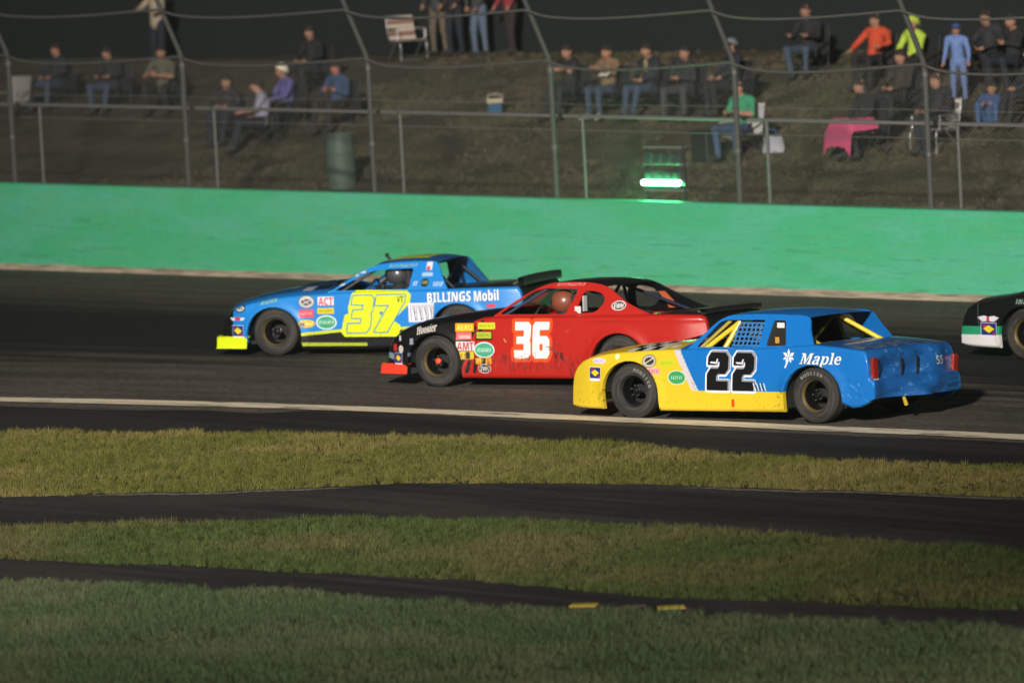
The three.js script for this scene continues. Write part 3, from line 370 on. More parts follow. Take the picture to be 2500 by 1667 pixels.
// ---- liveries: paint and print on the body skins
function canvas(w, h) { const c = document.createElement('canvas'); c.width = w; c.height = h; return c; }
function canvasTex(c) { const t = new THREE.CanvasTexture(c); t.colorSpace = THREE.SRGBColorSpace; t.magFilter = THREE.LinearFilter; t.anisotropy = 8; return t; }
function pen() { // draws in car metres
  const c = canvas(Math.round(SLEN * PPM), Math.round(YH * PPM)), x = c.getContext('2d'); const X = s => (s - S0) * PPM, Y = y => (YH - y) * PPM;
  const p = {
    c, x, X, Y,
    fill(cl) { x.fillStyle = cl; x.fillRect(0, 0, c.width, c.height); },
    poly(pts, cl, st, lw) { x.beginPath(); pts.forEach((q, i) => i ? x.lineTo(X(q[0]), Y(q[1])) : x.moveTo(X(q[0]), Y(q[1]))); x.closePath(); if (cl) { x.fillStyle = cl; x.fill(); } if (st) { x.lineJoin = 'round'; x.strokeStyle = st; x.lineWidth = lw * PPM; x.stroke(); } },
    line(pts, cl, lw) { x.beginPath(); pts.forEach((q, i) => i ? x.lineTo(X(q[0]), Y(q[1])) : x.moveTo(X(q[0]), Y(q[1]))); x.strokeStyle = cl; x.lineWidth = lw * PPM; x.lineCap = 'round'; x.lineJoin = 'round'; x.stroke(); },
    rect(s, y, w, h, cl) { x.fillStyle = cl; x.fillRect(X(s - w / 2), Y(y + h / 2), w * PPM, h * PPM); },
    oval(s, y, w, h, cl, st, lw = 0.01) { x.beginPath(); x.ellipse(X(s), Y(y), w / 2 * PPM, h / 2 * PPM, 0, 0, 6.2832); x.fillStyle = cl; x.fill(); if (st) { x.strokeStyle = st; x.lineWidth = lw * PPM; x.stroke(); } },
    text(t, s, y, w, h, cl, f = 'bold', rot = 0, fam = 'sans-serif') { x.save(); x.translate(X(s), Y(y)); x.rotate(rot); x.font = `${f} 100px ${fam}`; x.textAlign = 'center'; x.textBaseline = 'middle'; const m = x.measureText(t).width; x.scale(w * PPM / m, h * PPM / 74); x.fillStyle = cl; x.fillText(t, 0, 4); x.restore(); },
    digit(d, s, y, w, h, cl, outs = [], slant = 0) { // block numeral; outs = [[colour, width, dx, dy], ...] drawn first
      const P = DIG[d].map(r => r.map(q => [s + (q[0] - 0.5) * w + slant * (0.5 - q[1]) * h, y + (0.5 - q[1]) * h])); const path = (dx, dy) => { x.beginPath(); for (const r of P) { r.forEach((q, i) => i ? x.lineTo(X(q[0] + dx), Y(q[1] + dy)) : x.moveTo(X(q[0] + dx), Y(q[1] + dy))); x.closePath(); } };
      for (const [oc, lw, dx = 0, dy = 0] of outs) { path(dx, dy); x.lineJoin = 'round'; x.strokeStyle = oc; x.lineWidth = lw * PPM; x.stroke(); x.fillStyle = oc; x.fill('evenodd'); } if (cl) { path(0, 0); x.fillStyle = cl; x.fill('evenodd'); } },
    scuff(s0, s1, y0, y1, n, cls, len = 0.1, ang = 0) { for (let i = 0; i < n; i++) { const s = rr(s0, s1), y = rr(y0, y1), l = len * rr(0.3, 1.3), a = ang + rr(-0.25, 0.25); x.globalAlpha = rr(0.12, 0.6); p.line([[s, y], [s + Math.cos(a) * l, y + Math.sin(a) * l]], cls[Math.floor(rnd() * cls.length)], rr(0.002, 0.01)); } x.globalAlpha = 1; },
    fuel(s, y, w, h) { p.rect(s, y, w, h, '#e8e6ef'); p.rect(s, y + h * 0.08, w * 0.94, h * 0.76, '#20317f'); p.poly([[s - w * 0.36, y + h * 0.1], [s, y + h * 0.34], [s + w * 0.36, y + h * 0.08], [s, y - h * 0.18]], '#f3d21e'); p.poly([[s - w * 0.36, y + h * 0.36], [s - w * 0.12, y + h * 0.36], [s - w * 0.3, y + h * 0.16]], '#d8242a'); p.poly([[s + w * 0.16, y - h * 0.2], [s + w * 0.4, y - h * 0.1], [s + w * 0.38, y - h * 0.26]], '#d8242a'); },
    glyphs(s, y, w, h, n, cl, rot = 0) { // print too small to read in the photograph: short upright strokes
      for (let i = 0; i < n; i++) { const q = s - w / 2 + w * (i + 0.5) / n, k = hash(i, n, 9); p.line([[q - w / n * 0.25, y - h * 0.4 + rot * (q - s)], [q + w / n * 0.25 * (k - 0.2), y + h * 0.4 + rot * (q - s)]], cl, h * 0.14); if (k > 0.4) p.line([[q - w / n * 0.2, y + h * (k - 0.7) + rot * (q - s)], [q + w / n * 0.3, y + h * (k - 0.7) + rot * (q - s)]], cl, h * 0.12); } },
  };
  return p;
}
const DIG = {
  2: [[[0.02, 0.14], [0.16, 0], [0.84, 0], [1, 0.12], [1, 0.44], [0.84, 0.57], [0.52, 0.57], [0.44, 0.63], [0.44, 0.76], [1, 0.76], [1, 1], [0, 1], [0, 0.58], [0.16, 0.43], [0.5, 0.43], [0.57, 0.37], [0.57, 0.24], [0.42, 0.24], [0.42, 0.33], [0.02, 0.33]]],
  3: [[[0.04, 0], [0.86, 0], [1, 0.1], [1, 0.42], [0.93, 0.5], [1, 0.58], [1, 0.88], [0.86, 1], [0, 1], [0, 0.77], [0.58, 0.77], [0.58, 0.6], [0.14, 0.6], [0.14, 0.4], [0.58, 0.4], [0.58, 0.23], [0.04, 0.23]]],
  6: [[[0.16, 0], [1, 0], [0.96, 0.22], [0.42, 0.22], [0.42, 0.39], [0.87, 0.39], [1, 0.5], [1, 0.88], [0.86, 1], [0.14, 1], [0, 0.88], [0, 0.12]], [[0.42, 0.6], [0.6, 0.6], [0.6, 0.78], [0.42, 0.78]]],
  7: [[[0, 0], [1, 0], [1, 0.2], [0.55, 1], [0.1, 1], [0.5, 0.26], [0, 0.26]]],
};
const BLUE37 = '#1a80cf', LIME = '#dbe51c', RED36 = '#b01f16', BLUE22 = '#1270bf', YEL22 = '#e0c02a';
function livery37() {
  const p = pen(); p.fill(BLUE37);
  p.poly([[-1.15, 0], [-0.66, 0], [-0.66, 0.3], [-0.63, 0.66], [-0.72, 0.75], [-1.15, 0.8]], '#101113');
  p.poly([[0.3, 0.3], [1.02, 0.345], [4, 0.36], [4, 0], [0.3, 0]], '#141414'); // black sill
  p.poly([[0.3, 0.325], [1.02, 0.375], [2.6, 0.40], [2.6, 0.36], [1.02, 0.335], [0.3, 0.28]], '#c9d331'); p.poly([[0.3, 0.2], [1.38, 0.178], [1.38, 0.135], [0.3, 0.15]], '#aab52e');
  p.oval(-0.52, 0.69, 0.17, 0.1, '#e9e6e4', '#111', 0.016); p.text('EWH', -0.52, 0.69, 0.12, 0.055, '#111');
  p.poly([[-0.7, 0.56], [-0.43, 0.56], [-0.47, 0.52], [-0.66, 0.52]], '#dcd6e4'); p.rect(-0.56, 0.545, 0.09, 0.05, '#cf3a50');
  p.fuel(-0.565, 0.36, 0.2, 0.19);
  p.glyphs(-0.06, 0.775, 0.25, 0.06, 7, '#c6d628', 0.22);
  p.oval(0.5, 0.76, 0.23, 0.17, '#c9c4c2', '#6d6a70', 0.012); p.oval(0.5, 0.755, 0.16, 0.09, '#55504f'); p.line([[0.43, 0.73], [0.57, 0.785]], '#d8d4d0', 0.012); p.line([[0.45, 0.79], [0.55, 0.72]], '#d8d4d0', 0.01);
  p.rect(0.79, 0.765, 0.24, 0.12, '#e8e0e4'); p.text('ACT', 0.79, 0.765, 0.22, 0.11, '#cf2036');
  p.rect(0.495, 0.6, 0.22, 0.11, '#e34d58'); p.glyphs(0.495, 0.6, 0.18, 0.05, 6, '#f4c9cc');
  p.rect(0.785, 0.63, 0.25, 0.08, '#d7c51c'); p.glyphs(0.785, 0.63, 0.22, 0.04, 8, '#3f3c12');
  p.oval(0.495, 0.46, 0.25, 0.11, '#e9b21e'); p.poly([[0.39, 0.48], [0.48, 0.47], [0.46, 0.42], [0.4, 0.43]], '#5f6a72'); p.glyphs(0.53, 0.46, 0.13, 0.06, 5, '#fff3c0');
  p.oval(0.79, 0.47, 0.31, 0.2, '#dfe8e4'); p.oval(0.79, 0.47, 0.27, 0.165, '#3f9c6e'); p.glyphs(0.79, 0.475, 0.23, 0.06, 7, '#e7f2ec');
  p.poly([[1.23, 0.905], [2.0, 0.885], [2.06, 0.83], [2.04, 0.71], [1.79, 0.48], [1.89, 0.41], [1.86, 0.255], [1.05, 0.265], [1.0, 0.33], [1.07, 0.57], [1.13, 0.59], [1.12, 0.66], [1.18, 0.86]], LIME);
  for (const [d, c, w] of [[3, 1.305, 0.33], [7, 1.715, 0.42]]) { p.digit(d, c, 0.575, w, 0.5, null, [['#3a80b4', 0.036]], 0.2); }
  for (const [d, c, w] of [[3, 1.305, 0.33], [7, 1.715, 0.42]]) p.digit(d, c, 0.575, w, 0.5, LIME, [[LIME, 0.004]], 0.2);
  p.poly([[1.6, 0.62], [1.62, 0.6], [1.65, 0.605], [1.63, 0.58], [1.635, 0.55], [1.61, 0.565], [1.58, 0.555], [1.59, 0.585]], '#3a80b4');
  p.text('VT', 1.9, 0.77, 0.1, 0.09, '#2c3008');
  p.rect(2.21, 0.58, 0.38, 0.26, '#e7e4ee'); for (let i = 0; i < 13; i++) { const q = 2.05 + i * 0.028; p.line([[q, 0.685], [q + (i % 3 === 1 ? 0.05 : 0.012), 0.475]], '#31313c', 0.008); }
  p.text('BILLINGS', 2.63, 0.785, 0.66, 0.135, '#23415f', 'bold', -0.018); p.text('BILLINGS', 2.62, 0.79, 0.66, 0.135, '#f3eef0', 'bold', -0.018); p.text('Mobil', 3.18, 0.79, 0.38, 0.145, '#23415f', 'bold', -0.018); p.text('Mobil', 3.17, 0.795, 0.38, 0.145, '#f3eef0', 'bold', -0.018);
  p.rect(3.24, 0.65, 0.14, 0.045, '#d8364c');
  p.rect(2.26, 1.2, 0.09, 0.11, '#d9cfd6'); p.rect(2.25, 1.17, 0.05, 0.05, '#bf4a5c'); p.rect(2.25, 1.09, 0.16, 0.05, '#9fc0e4'); p.oval(2.23, 0.98, 0.12, 0.11, '#20282a'); p.glyphs(2.23, 0.985, 0.09, 0.05, 4, '#d5d86a'); p.glyphs(2.09, 0.97, 0.07, 0.07, 2, '#e6e4ea'); p.glyphs(2.43, 0.96, 0.15, 0.07, 5, '#dfe6ee');
  p.glyphs(1.87, 1.215, 0.42, 0.045, 11, '#dfe01c'); for (const [s, y] of [[1.0, 0.98], [1.18, 1.1], [1.28, 1.14]]) p.rect(s, y, 0.09, 0.03, '#c3bdd0');
  p.scuff(0.4, 1.4, 0.15, 0.3, 30, ['#45422f', '#6a6550', '#222'], 0.05, 1.5); p.scuff(1.05, 1.85, 0.26, 0.4, 14, ['#8d9418', '#5d611a'], 0.04, 1.4); p.scuff(-0.4, 3.6, 0.4, 0.85, 40, ['#2a75b4', '#5ba0d8'], 0.06, 0.2);
  return canvasTex(p.c);
}
function livery36() {
  const p = pen(); p.fill(RED36);
  p.poly([[-1.15, 0], [0.36, 0], [0.38, 0.18], [0.5, 0.45], [0.57, 0.63], [0.64, 0.76], [0.6, 0.84], [0.74, 0.9], [0.9, 1.0], [0.7, 1.05], [-1.15, 1.1]], '#0f0f10');
  for (const [a, b, c, d] of [[0.44, 0.18, 0.5, 0.34], [0.56, 0.18, 0.6, 0.4], [0.66, 0.7, 0.72, 0.86]]) p.poly([[a, b], [a + 0.05, b], [c + 0.05, d], [c, d]], '#1c1210');
  p.text('Hoosier', -0.12, 0.755, 0.31, 0.1, '#e4ddd3', 'italic bold', -0.18, 'serif');
  p.rect(0.46, 0.77, 0.28, 0.11, '#f09a1a'); p.text('AERO', 0.46, 0.77, 0.24, 0.07, '#fbe45a'); p.rect(0.45, 0.66, 0.23, 0.1, '#e56a68'); p.rect(0.46, 0.65, 0.17, 0.04, '#efb3ae');
  p.rect(0.47, 0.53, 0.27, 0.12, '#d8cfd0'); p.text('AMT', 0.47, 0.53, 0.24, 0.1, '#b52b33'); p.rect(0.46, 0.41, 0.26, 0.1, '#d7b92a'); p.rect(0.5, 0.41, 0.06, 0.09, '#33322c'); p.glyphs(0.42, 0.41, 0.12, 0.05, 3, '#4c4410');
  p.rect(0.79, 0.79, 0.26, 0.085, '#cfd02c'); p.glyphs(0.79, 0.79, 0.22, 0.04, 7, '#4d561a'); p.rect(0.75, 0.665, 0.25, 0.12, '#1d1d15'); p.rect(0.75, 0.67, 0.22, 0.085, '#b3bb3a'); p.glyphs(0.75, 0.67, 0.19, 0.045, 6, '#39401a');
  p.oval(0.75, 0.48, 0.31, 0.21, '#d5e0dc'); p.oval(0.75, 0.48, 0.275, 0.175, '#4aa27f'); p.glyphs(0.75, 0.48, 0.21, 0.06, 7, '#e4efe9'); p.rect(0.73, 0.34, 0.24, 0.085, '#dd9a26'); p.rect(0.73, 0.335, 0.06, 0.08, '#352a1c'); p.glyphs(0.68, 0.34, 0.1, 0.05, 3, '#f3dd72');
  p.oval(0.74, 0.24, 0.18, 0.11, '#17171a', '#d9d4d2', 0.01); p.text('EWH', 0.74, 0.24, 0.13, 0.06, '#e4e0de');
  p.rect(-0.54, 0.63, 0.035, 0.07, '#c9c9d6'); p.rect(-0.34, 0.59, 0.06, 0.08, '#8e90a2'); p.rect(-0.65, 0.51, 0.08, 0.09, '#c8322c'); p.oval(-0.53, 0.49, 0.09, 0.1, '#cfc5b8'); p.poly([[-0.85, 0.45], [-0.69, 0.43], [-0.69, 0.35], [-0.84, 0.37]], '#93aab2'); p.fuel(-0.59, 0.36, 0.16, 0.17); p.rect(-0.37, 0.42, 0.06, 0.05, '#7f8694');
  const o = [['#ff4f1a', 0.09]]; p.digit(3, 1.325, 0.605, 0.245, 0.47, null, o, 0.04); p.digit(6, 1.6, 0.605, 0.25, 0.47, null, o, 0.04); p.digit(3, 1.325, 0.605, 0.245, 0.47, '#f4eceb', [], 0.04); p.digit(6, 1.6, 0.605, 0.25, 0.47, '#f4eceb', [], 0.04);
  p.glyphs(1.92, 1.302, 0.42, 0.04, 11, '#ece0de'); p.oval(2.69, 1.035, 0.2, 0.11, '#2a2023', '#e3dad8', 0.012); p.text('EWH', 2.69, 1.035, 0.15, 0.06, '#f0eae8');
  // donut marks and scrapes
  for (let k = 0; k < 34; k++) { const t = rr(0, 1), s = lerp(0.92, 1.95, t), y = 0.45 - 0.1 * Math.sin(t * 5) + rr(-0.03, 0.03); p.x.globalAlpha = rr(0.15, 0.5); p.line([[s, y], [s + rr(0.04, 0.14), y + rr(-0.03, 0.03)]], ['#55302c', '#7c6a68', '#3d2320'][k % 3], rr(0.004, 0.014)); }
  for (let k = 0; k < 30; k++) { const t = rr(0, 1), a = 1.2 - 1.9 * t; p.x.globalAlpha = rr(0.15, 0.5); p.line([[1.55 + 0.48 * Math.cos(a), 0.1 + 0.42 * Math.sin(a)], [1.55 + 0.5 * Math.cos(a - 0.14), 0.1 + 0.42 * Math.sin(a - 0.14)]], ['#4a2622', '#6a4f4c'][k % 2], rr(0.01, 0.03)); } p.x.globalAlpha = 1;
  p.scuff(0.4, 2.3, 0.17, 0.36, 300, ['#3a1512', '#6e3a38', '#8c6d6a', '#2a1a1a'], 0.09, 1.5); p.scuff(0.9, 3.9, 0.4, 0.9, 40, ['#e0584a', '#8d1a12', '#e8dcd8'], 0.03, 1.2);
  p.poly([[1.78, 0.44], [1.81, 0.36], [1.84, 0.44], [1.825, 0.44], [1.81, 0.395], [1.795, 0.44]], '#3e1713'); p.text('R', 1.9, 0.4, 0.06, 0.1, '#3e1713'); p.line([[1.05, 0.62], [1.08, 0.58]], '#c9b26a', 0.012);
  return canvasTex(p.c);
}
function livery22() {
  const p = pen(); p.fill(BLUE22);
  p.poly([[-1.15, 0], [2.5, 0], [2.5, 0.37], [1.0, 0.36], [0.64, 0.9], [0.6, 1.1], [-1.15, 1.1]], YEL22);
  p.poly([[0.62, 0.92], [0.72, 0.92], [1.03, 0.36], [0.93, 0.36]], '#cdc6cc'); for (let i = 0; i < 22; i++) { const t = i / 21, s = lerp(0.71, 1.02, t), y = lerp(0.9, 0.37, t); p.poly([[s, y], [s + 0.02, y - 0.004], [s + 0.006, y - 0.018]], i % 2 ? '#cdc6cc' : '#9a949c'); }
  p.oval(-0.48, 0.69, 0.22, 0.07, '#d9cfe0'); p.glyphs(-0.48, 0.69, 0.17, 0.035, 5, '#8a6a9e'); p.fuel(-0.55, 0.53, 0.19, 0.17); p.oval(-0.19, 0.745, 0.07, 0.07, '#f6eeb4');
  p.oval(0.3, 0.7, 0.2, 0.15, '#b9b2a4', '#7d776e', 0.012); p.oval(0.3, 0.7, 0.13, 0.09, '#3a3733'); p.line([[0.24, 0.67], [0.36, 0.74]], '#d8d2c8', 0.012);
  p.rect(0.56, 0.68, 0.22, 0.075, '#c3cc2c'); p.glyphs(0.56, 0.68, 0.17, 0.035, 6, '#8a9420'); p.poly([[0.28, 0.62], [0.45, 0.61], [0.46, 0.54], [0.3, 0.55]], '#e4a0a0'); p.glyphs(0.37, 0.58, 0.13, 0.05, 4, '#cc3040');
  p.oval(0.71, 0.51, 0.28, 0.175, '#c8d8c8'); p.oval(0.71, 0.51, 0.25, 0.15, '#3c9c5c'); p.glyphs(0.71, 0.51, 0.18, 0.05, 6, '#d4ead8'); p.glyphs(0.45, 0.49, 0.2, 0.045, 6, '#b89a1c', -0.3);
  const o = [['#f1eef4', 0.062, 0.008, 0.0], ['#8f929c', 0.03, 0.016, 0.008]];
  for (const s of [1.33, 1.715]) p.digit(2, s, 0.595, 0.315, 0.45, null, o, 0.07); for (const s of [1.33, 1.715]) { p.digit(2, s, 0.595, 0.315, 0.45, '#101114', [], 0.07); p.line([[s - 0.1, 0.7], [s - 0.02, 0.695], [s + 0.0, 0.735]], '#e9e6ee', 0.02); }
  for (let i = 0; i < 7; i++) p.line([[1.86 + i * 0.026, 0.46], [1.885 + i * 0.026, 0.38]], i % 2 ? '#24344c' : '#dfe2ea', 0.014);
  const lf = (a, l) => p.poly([[2.39, 0.78], [2.39 + Math.cos(a - 0.35) * l * 0.6, 0.78 + Math.sin(a - 0.35) * l * 0.6], [2.39 + Math.cos(a) * l, 0.78 + Math.sin(a) * l], [2.39 + Math.cos(a + 0.35) * l * 0.6, 0.78 + Math.sin(a + 0.35) * l * 0.6]], '#ece9f0'); for (const [a, l] of [[1.57, 0.1], [0.6, 0.1], [2.54, 0.1], [-0.3, 0.09], [3.44, 0.09], [-1.0, 0.08], [4.1, 0.08]]) lf(a, l); p.line([[2.38, 0.74], [2.34, 0.66]], '#ece9f0', 0.022);
  p.text('Maple', 2.86, 0.768, 0.6, 0.13, '#2a4a66', 'italic bold', 0, 'serif'); p.text('Maple', 2.85, 0.773, 0.6, 0.13, '#f2ece8', 'italic bold', 0, 'serif');
  p.rect(1.54, 0.22, 0.045, 0.09, '#e8431c'); p.scuff(-0.9, -0.45, 0.15, 0.3, 26, ['#3c3518', '#6b5c1c', '#1e1c14'], 0.06, 0.9); p.scuff(0.4, 2.3, 0.17, 0.24, 24, ['#a8901c', '#4a4218'], 0.05, 0.6); p.scuff(2.2, 2.36, 0.3, 0.4, 14, ['#3c3518', '#1e1c14'], 0.05, -0.7); p.scuff(0.9, 1.05, 0.38, 0.5, 8, ['#6b5c1c'], 0.05, -0.8);
  p.scuff(1.0, 3.5, 0.42, 0.85, 40, ['#2a74b8', '#5aa2de', '#1f5a94'], 0.06, 0.4); p.scuff(3.0, 3.5, 0.3, 0.6, 24, ['#d8e0ea', '#1c3c5e'], 0.05, -0.7);
  return canvasTex(p.c);
}
function liveryB() {
  const p = pen(); p.fill('#101413'); p.poly([[-1.15, 0.42], [-0.36, 0.44], [-0.36, 0.33], [-1.15, 0.31]], '#2a9d70'); p.poly([[-1.15, 0.31], [-0.36, 0.33], [-0.36, 0.1], [-1.15, 0.1]], '#e9e4e2');
  p.poly([[-0.82, 0.545], [-0.68, 0.57], [-0.6, 0.555], [-0.5, 0.57], [-0.4, 0.545], [-0.5, 0.49], [-0.6, 0.5], [-0.72, 0.49]], '#e3dfe6'); p.rect(-0.61, 0.525, 0.05, 0.06, '#c53a3a'); p.fuel(-0.6, 0.38, 0.3, 0.2); p.glyphs(0.05, 0.76, 0.34, 0.07, 8, '#bfe4d2');
  p.line([[-0.8, 0.72], [-0.79, 0.45]], '#5c6664', 0.012); p.digit(3, 1.4, 0.6, 0.3, 0.45, '#2a9d70', [['#e9e4e2', 0.04]]); return canvasTex(p.c);
}
const mapTex = (w, h, draw) => { const c = canvas(w, h); draw(c.getContext('2d'), w, h); return canvasTex(c); };
// hood maps: x runs from nose to cowl, y from driver's side (top) to far side
const hood22 = mapTex(256, 256, (x, w, h) => { x.fillStyle = YEL22; x.fillRect(0, 0, w, h); const q = 26; for (let i = 0; i < 4; i++) for (let j = 0; j < 10; j++) { x.fillStyle = (i + j) % 2 ? '#17171a' : '#eeeae4'; x.fillRect(96 + i * q * 0.8, j * q, q * 0.8, q); } x.fillStyle = '#eeeae4'; x.fillRect(180, 0, 12, h); for (let j = 0; j < 6; j++) { x.fillStyle = '#eeeae4'; x.fillRect(200, 10 + j * 44, 18, 22); } x.fillStyle = BLUE22; x.beginPath(); x.moveTo(236, 0); x.lineTo(256, 0); x.lineTo(256, 256); x.lineTo(236, 256); x.fill(); });
const hood37 = mapTex(256, 256, (x, w, h) => { x.fillStyle = '#1e5e9c'; x.fillRect(0, 0, w, h); x.fillStyle = BLUE37; x.fillRect(0, 0, w, 22); x.fillRect(0, h - 22, w, 22); x.fillStyle = '#1c4a70'; for (let i = 0; i < 16; i++) x.fillRect(20 + i * 9, 30, 4, 60); x.fillStyle = '#b9b6c0'; x.fillRect(180, 26, 26, 40); x.fillStyle = '#16212c'; x.fillRect(208, 30, 40, 180); x.fillStyle = '#d8a060'; x.fillRect(118, 100, 22, 40); });
const hood36 = mapTex(256, 256, (x, w, h) => { x.fillStyle = '#0d0d0e'; x.fillRect(0, 0, w, h); x.strokeStyle = '#c93a30'; x.lineWidth = 16; x.beginPath(); x.moveTo(120, 70); x.lineTo(190, 70); x.lineTo(170, 120); x.lineTo(200, 150); x.lineTo(130, 180); x.stroke(); });
const roof37 = mapTex(256, 256, (x, w, h) => { x.fillStyle = '#1d5f9e'; x.fillRect(0, 0, w, h); x.fillStyle = '#cdd42a'; x.fillRect(30, 40, 160, 176); x.strokeStyle = '#1d5f9e'; x.lineWidth = 22; x.beginPath(); x.moveTo(60, 128); x.lineTo(160, 128); x.stroke(); });
const deck22 = mapTex(256, 256, (x, w, h) => { x.fillStyle = '#1d5c9e'; x.fillRect(0, 0, w, h); for (let i = 0; i < 260; i++) { x.globalAlpha = 0.35; x.fillStyle = ['#b8b2b4', '#8d8c90', '#3c3f44', '#5c6a7a'][i % 4]; x.fillRect(150 + rnd() * 100, rnd() * 256, 4 + rnd() * 24, 3 + rnd() * 14); } x.globalAlpha = 1; });
const tail22 = mapTex(256, 512, (x, w, h) => { x.fillStyle = '#1a5a9c'; x.fillRect(0, 0, w, h); for (let i = 0; i < 120; i++) { x.globalAlpha = 0.35; x.fillStyle = ['#1d548a', '#3f8ccc', '#8fb4d8', '#15324e'][i % 4]; x.fillRect(rnd() * 256, rnd() * 512, 3 + rnd() * 16, 2 + rnd() * 22); } x.globalAlpha = 1; x.save(); x.translate(92, 400); x.rotate(Math.PI / 2); x.font = 'bold 46px sans-serif'; x.textAlign = 'center'; x.fillStyle = '#b5ad98'; x.scale(1, -1.3); x.fillText('SS', 0, 14); x.restore(); });

const lin = h => new THREE.Color(h);
const car37 = makeCar({
  label: 'blue race car with fluorescent yellow number 37 and BILLINGS Mobil lettering, leading beside the wall', at: [-3.2859, -84.8564, 21.08], livery: livery37(), colour: lin(BLUE37), seed: 3, dent: 0.006,
  nose: [[-0.88, 0.27], [-0.87, 0.36], [-0.83, 0.47], [-0.76, 0.58], [-0.65, 0.665]], hood: [[-0.65, 0.665], [-0.45, 0.735], [-0.15, 0.80], [0.23, 0.845], [0.80, 0.875]], belt: [[0.9, 0.88], [1.6, 0.885], [2.55, 0.89]], deck: [[2.62, 0.895], [3.1, 0.9], [3.6, 0.9]], tail: [[3.6, 0.9], [3.64, 0.86], [3.68, 0.7], [3.7, 0.55], [3.7001, 0.42]],
  bottom: [[-0.9, 0.27], [-0.4, 0.24], [-0.37, 0.14], [0.3, 0.14], [0.37, 0.15], [1.36, 0.14], [2.36, 0.15], [3.12, 0.3], [3.7, 0.42]], noseTaper: 0.22, noseBulge: 0.16, hoodCrown: 0.1, scoop: 0.05, scoopColour: lin('#17304a'), hoodMap: hood37, noseColour: lin('#101113'), roofMap: roof37, deckColour: lin('#121614'), tailColour: lin('#121614'), roofW: 0.59,
  cab: { a: [[0.8, 0.88], [1.05, 1.02], [1.28, 1.15], [1.48, 1.225]], rail: [[1.62, 1.25], [1.9, 1.265], [2.2, 1.265]], c: [[2.37, 1.24], [2.47, 1.07], [2.58, 0.89]], windows: [[[0.9, 0.9], [1.32, 1.12], [1.52, 1.165], [2.03, 1.175], [2.0, 0.9]]], round: 0.025, hoop: 2.22 },
  splitter: { y0: 0.13, y1: 0.285, back: -0.42, colour: lin('#ddf01a') }, spoiler: { s: 3.6, h: 0.105, colour: [0.02, 0.026, 0.022] }, rearGlass: true, cage: [0.025, 0.03, 0.03], lip: M.rimGold,
});
const car36 = makeCar({
  label: 'red race car with black nose and white number 36, in the middle of the pack', at: [-1.0065, -78.8935, 31.24], livery: livery36(), colour: lin(RED36), seed: 5, dent: 0.01,
  nose: [[-0.88, 0.22], [-0.87, 0.36], [-0.81, 0.5], [-0.71, 0.615], [-0.58, 0.69]], hood: [[-0.58, 0.69], [-0.35, 0.765], [0.0, 0.825], [0.4, 0.87], [0.84, 0.905]], belt: [[0.95, 0.91], [2.0, 0.915], [3.1, 0.925]], deck: [[3.2, 0.93], [3.55, 0.925], [3.88, 0.915]], tail: [[3.88, 0.915], [3.94, 0.88], [3.965, 0.8], [3.97, 0.72], [3.9701, 0.67]],
  bottom: [[-0.9, 0.22], [-0.4, 0.19], [0.37, 0.17], [2.36, 0.165], [3.1, 0.46], [3.2, 0.5], [3.97, 0.68]], noseTaper: 0.26, noseBulge: 0.17, hoodCrown: 0.1, hoodMap: hood36, noseColour: lin('#0f0f10'), roofColour: lin('#141011'), tailTaper: 0.12, tailStart: 3.5, tailBulge: 0.08, deckColour: lin('#3a0d0b'), tailColour: lin('#141112'), roofW: 0.6, roofCrown: 0.022, crease: 0.86,
  cab: { a: [[0.86, 0.91], [1.15, 1.1], [1.38, 1.23], [1.56, 1.3]], rail: [[1.75, 1.325], [2.0, 1.33], [2.25, 1.315]], c: [[2.45, 1.27], [2.83, 1.06], [3.18, 0.925]], windows: [[[0.94, 0.93], [1.4, 1.225], [1.55, 1.255], [2.05, 1.245], [1.93, 0.93]], [[2.07, 0.94], [2.13, 1.215], [2.3, 1.22], [2.44, 1.17], [2.48, 1.08], [2.36, 0.95]]], round: 0.04, hoop: 2.0 },
  splitter: { y0: 0.17, y1: 0.29, back: -0.42, colour: lin('#f5452c') }, spoiler: { s: 3.86, h: 0.05, colour: [0.016, 0.014, 0.014] }, rearGlass: true, cage: [0.02, 0.026, 0.06], lip: M.rimGold, cap: mat(0.75, 0.09, 0.03, { roughness: 0.5 }), headrest: [0.02, 0.02, 0.022], farCab: lin('#131112'),
});
{ // orange inner brace plate by the far rear pillar of the red car, pale panel in the quarter window
  const { car, wg } = car36; part('pillar_plate', new THREE.ExtrudeGeometry(new THREE.Shape([[2.42, 1.2], [2.53, 1.17], [2.78, 0.93], [2.62, 0.93]].map(p => new THREE.Vector2(p[0] - MID, p[1]))), { depth: 0.01, bevelEnabled: false }).translate(0, 0, -(wg(1.05) - 0.06)), mat(0.62, 0.13, 0.04, { roughness: 0.6 }), car);
  part('window_panel', [bx(0.012, 0.2, 0.1, 2.15 - MID, 1.06, wg(1.06) - 0.06, 0.004), bx(0.09, 0.09, 0.01, 2.1 - MID, 0.985, wg(0.98) + 0.0, 0.004)], mat(0.6, 0.58, 0.57), car);
}
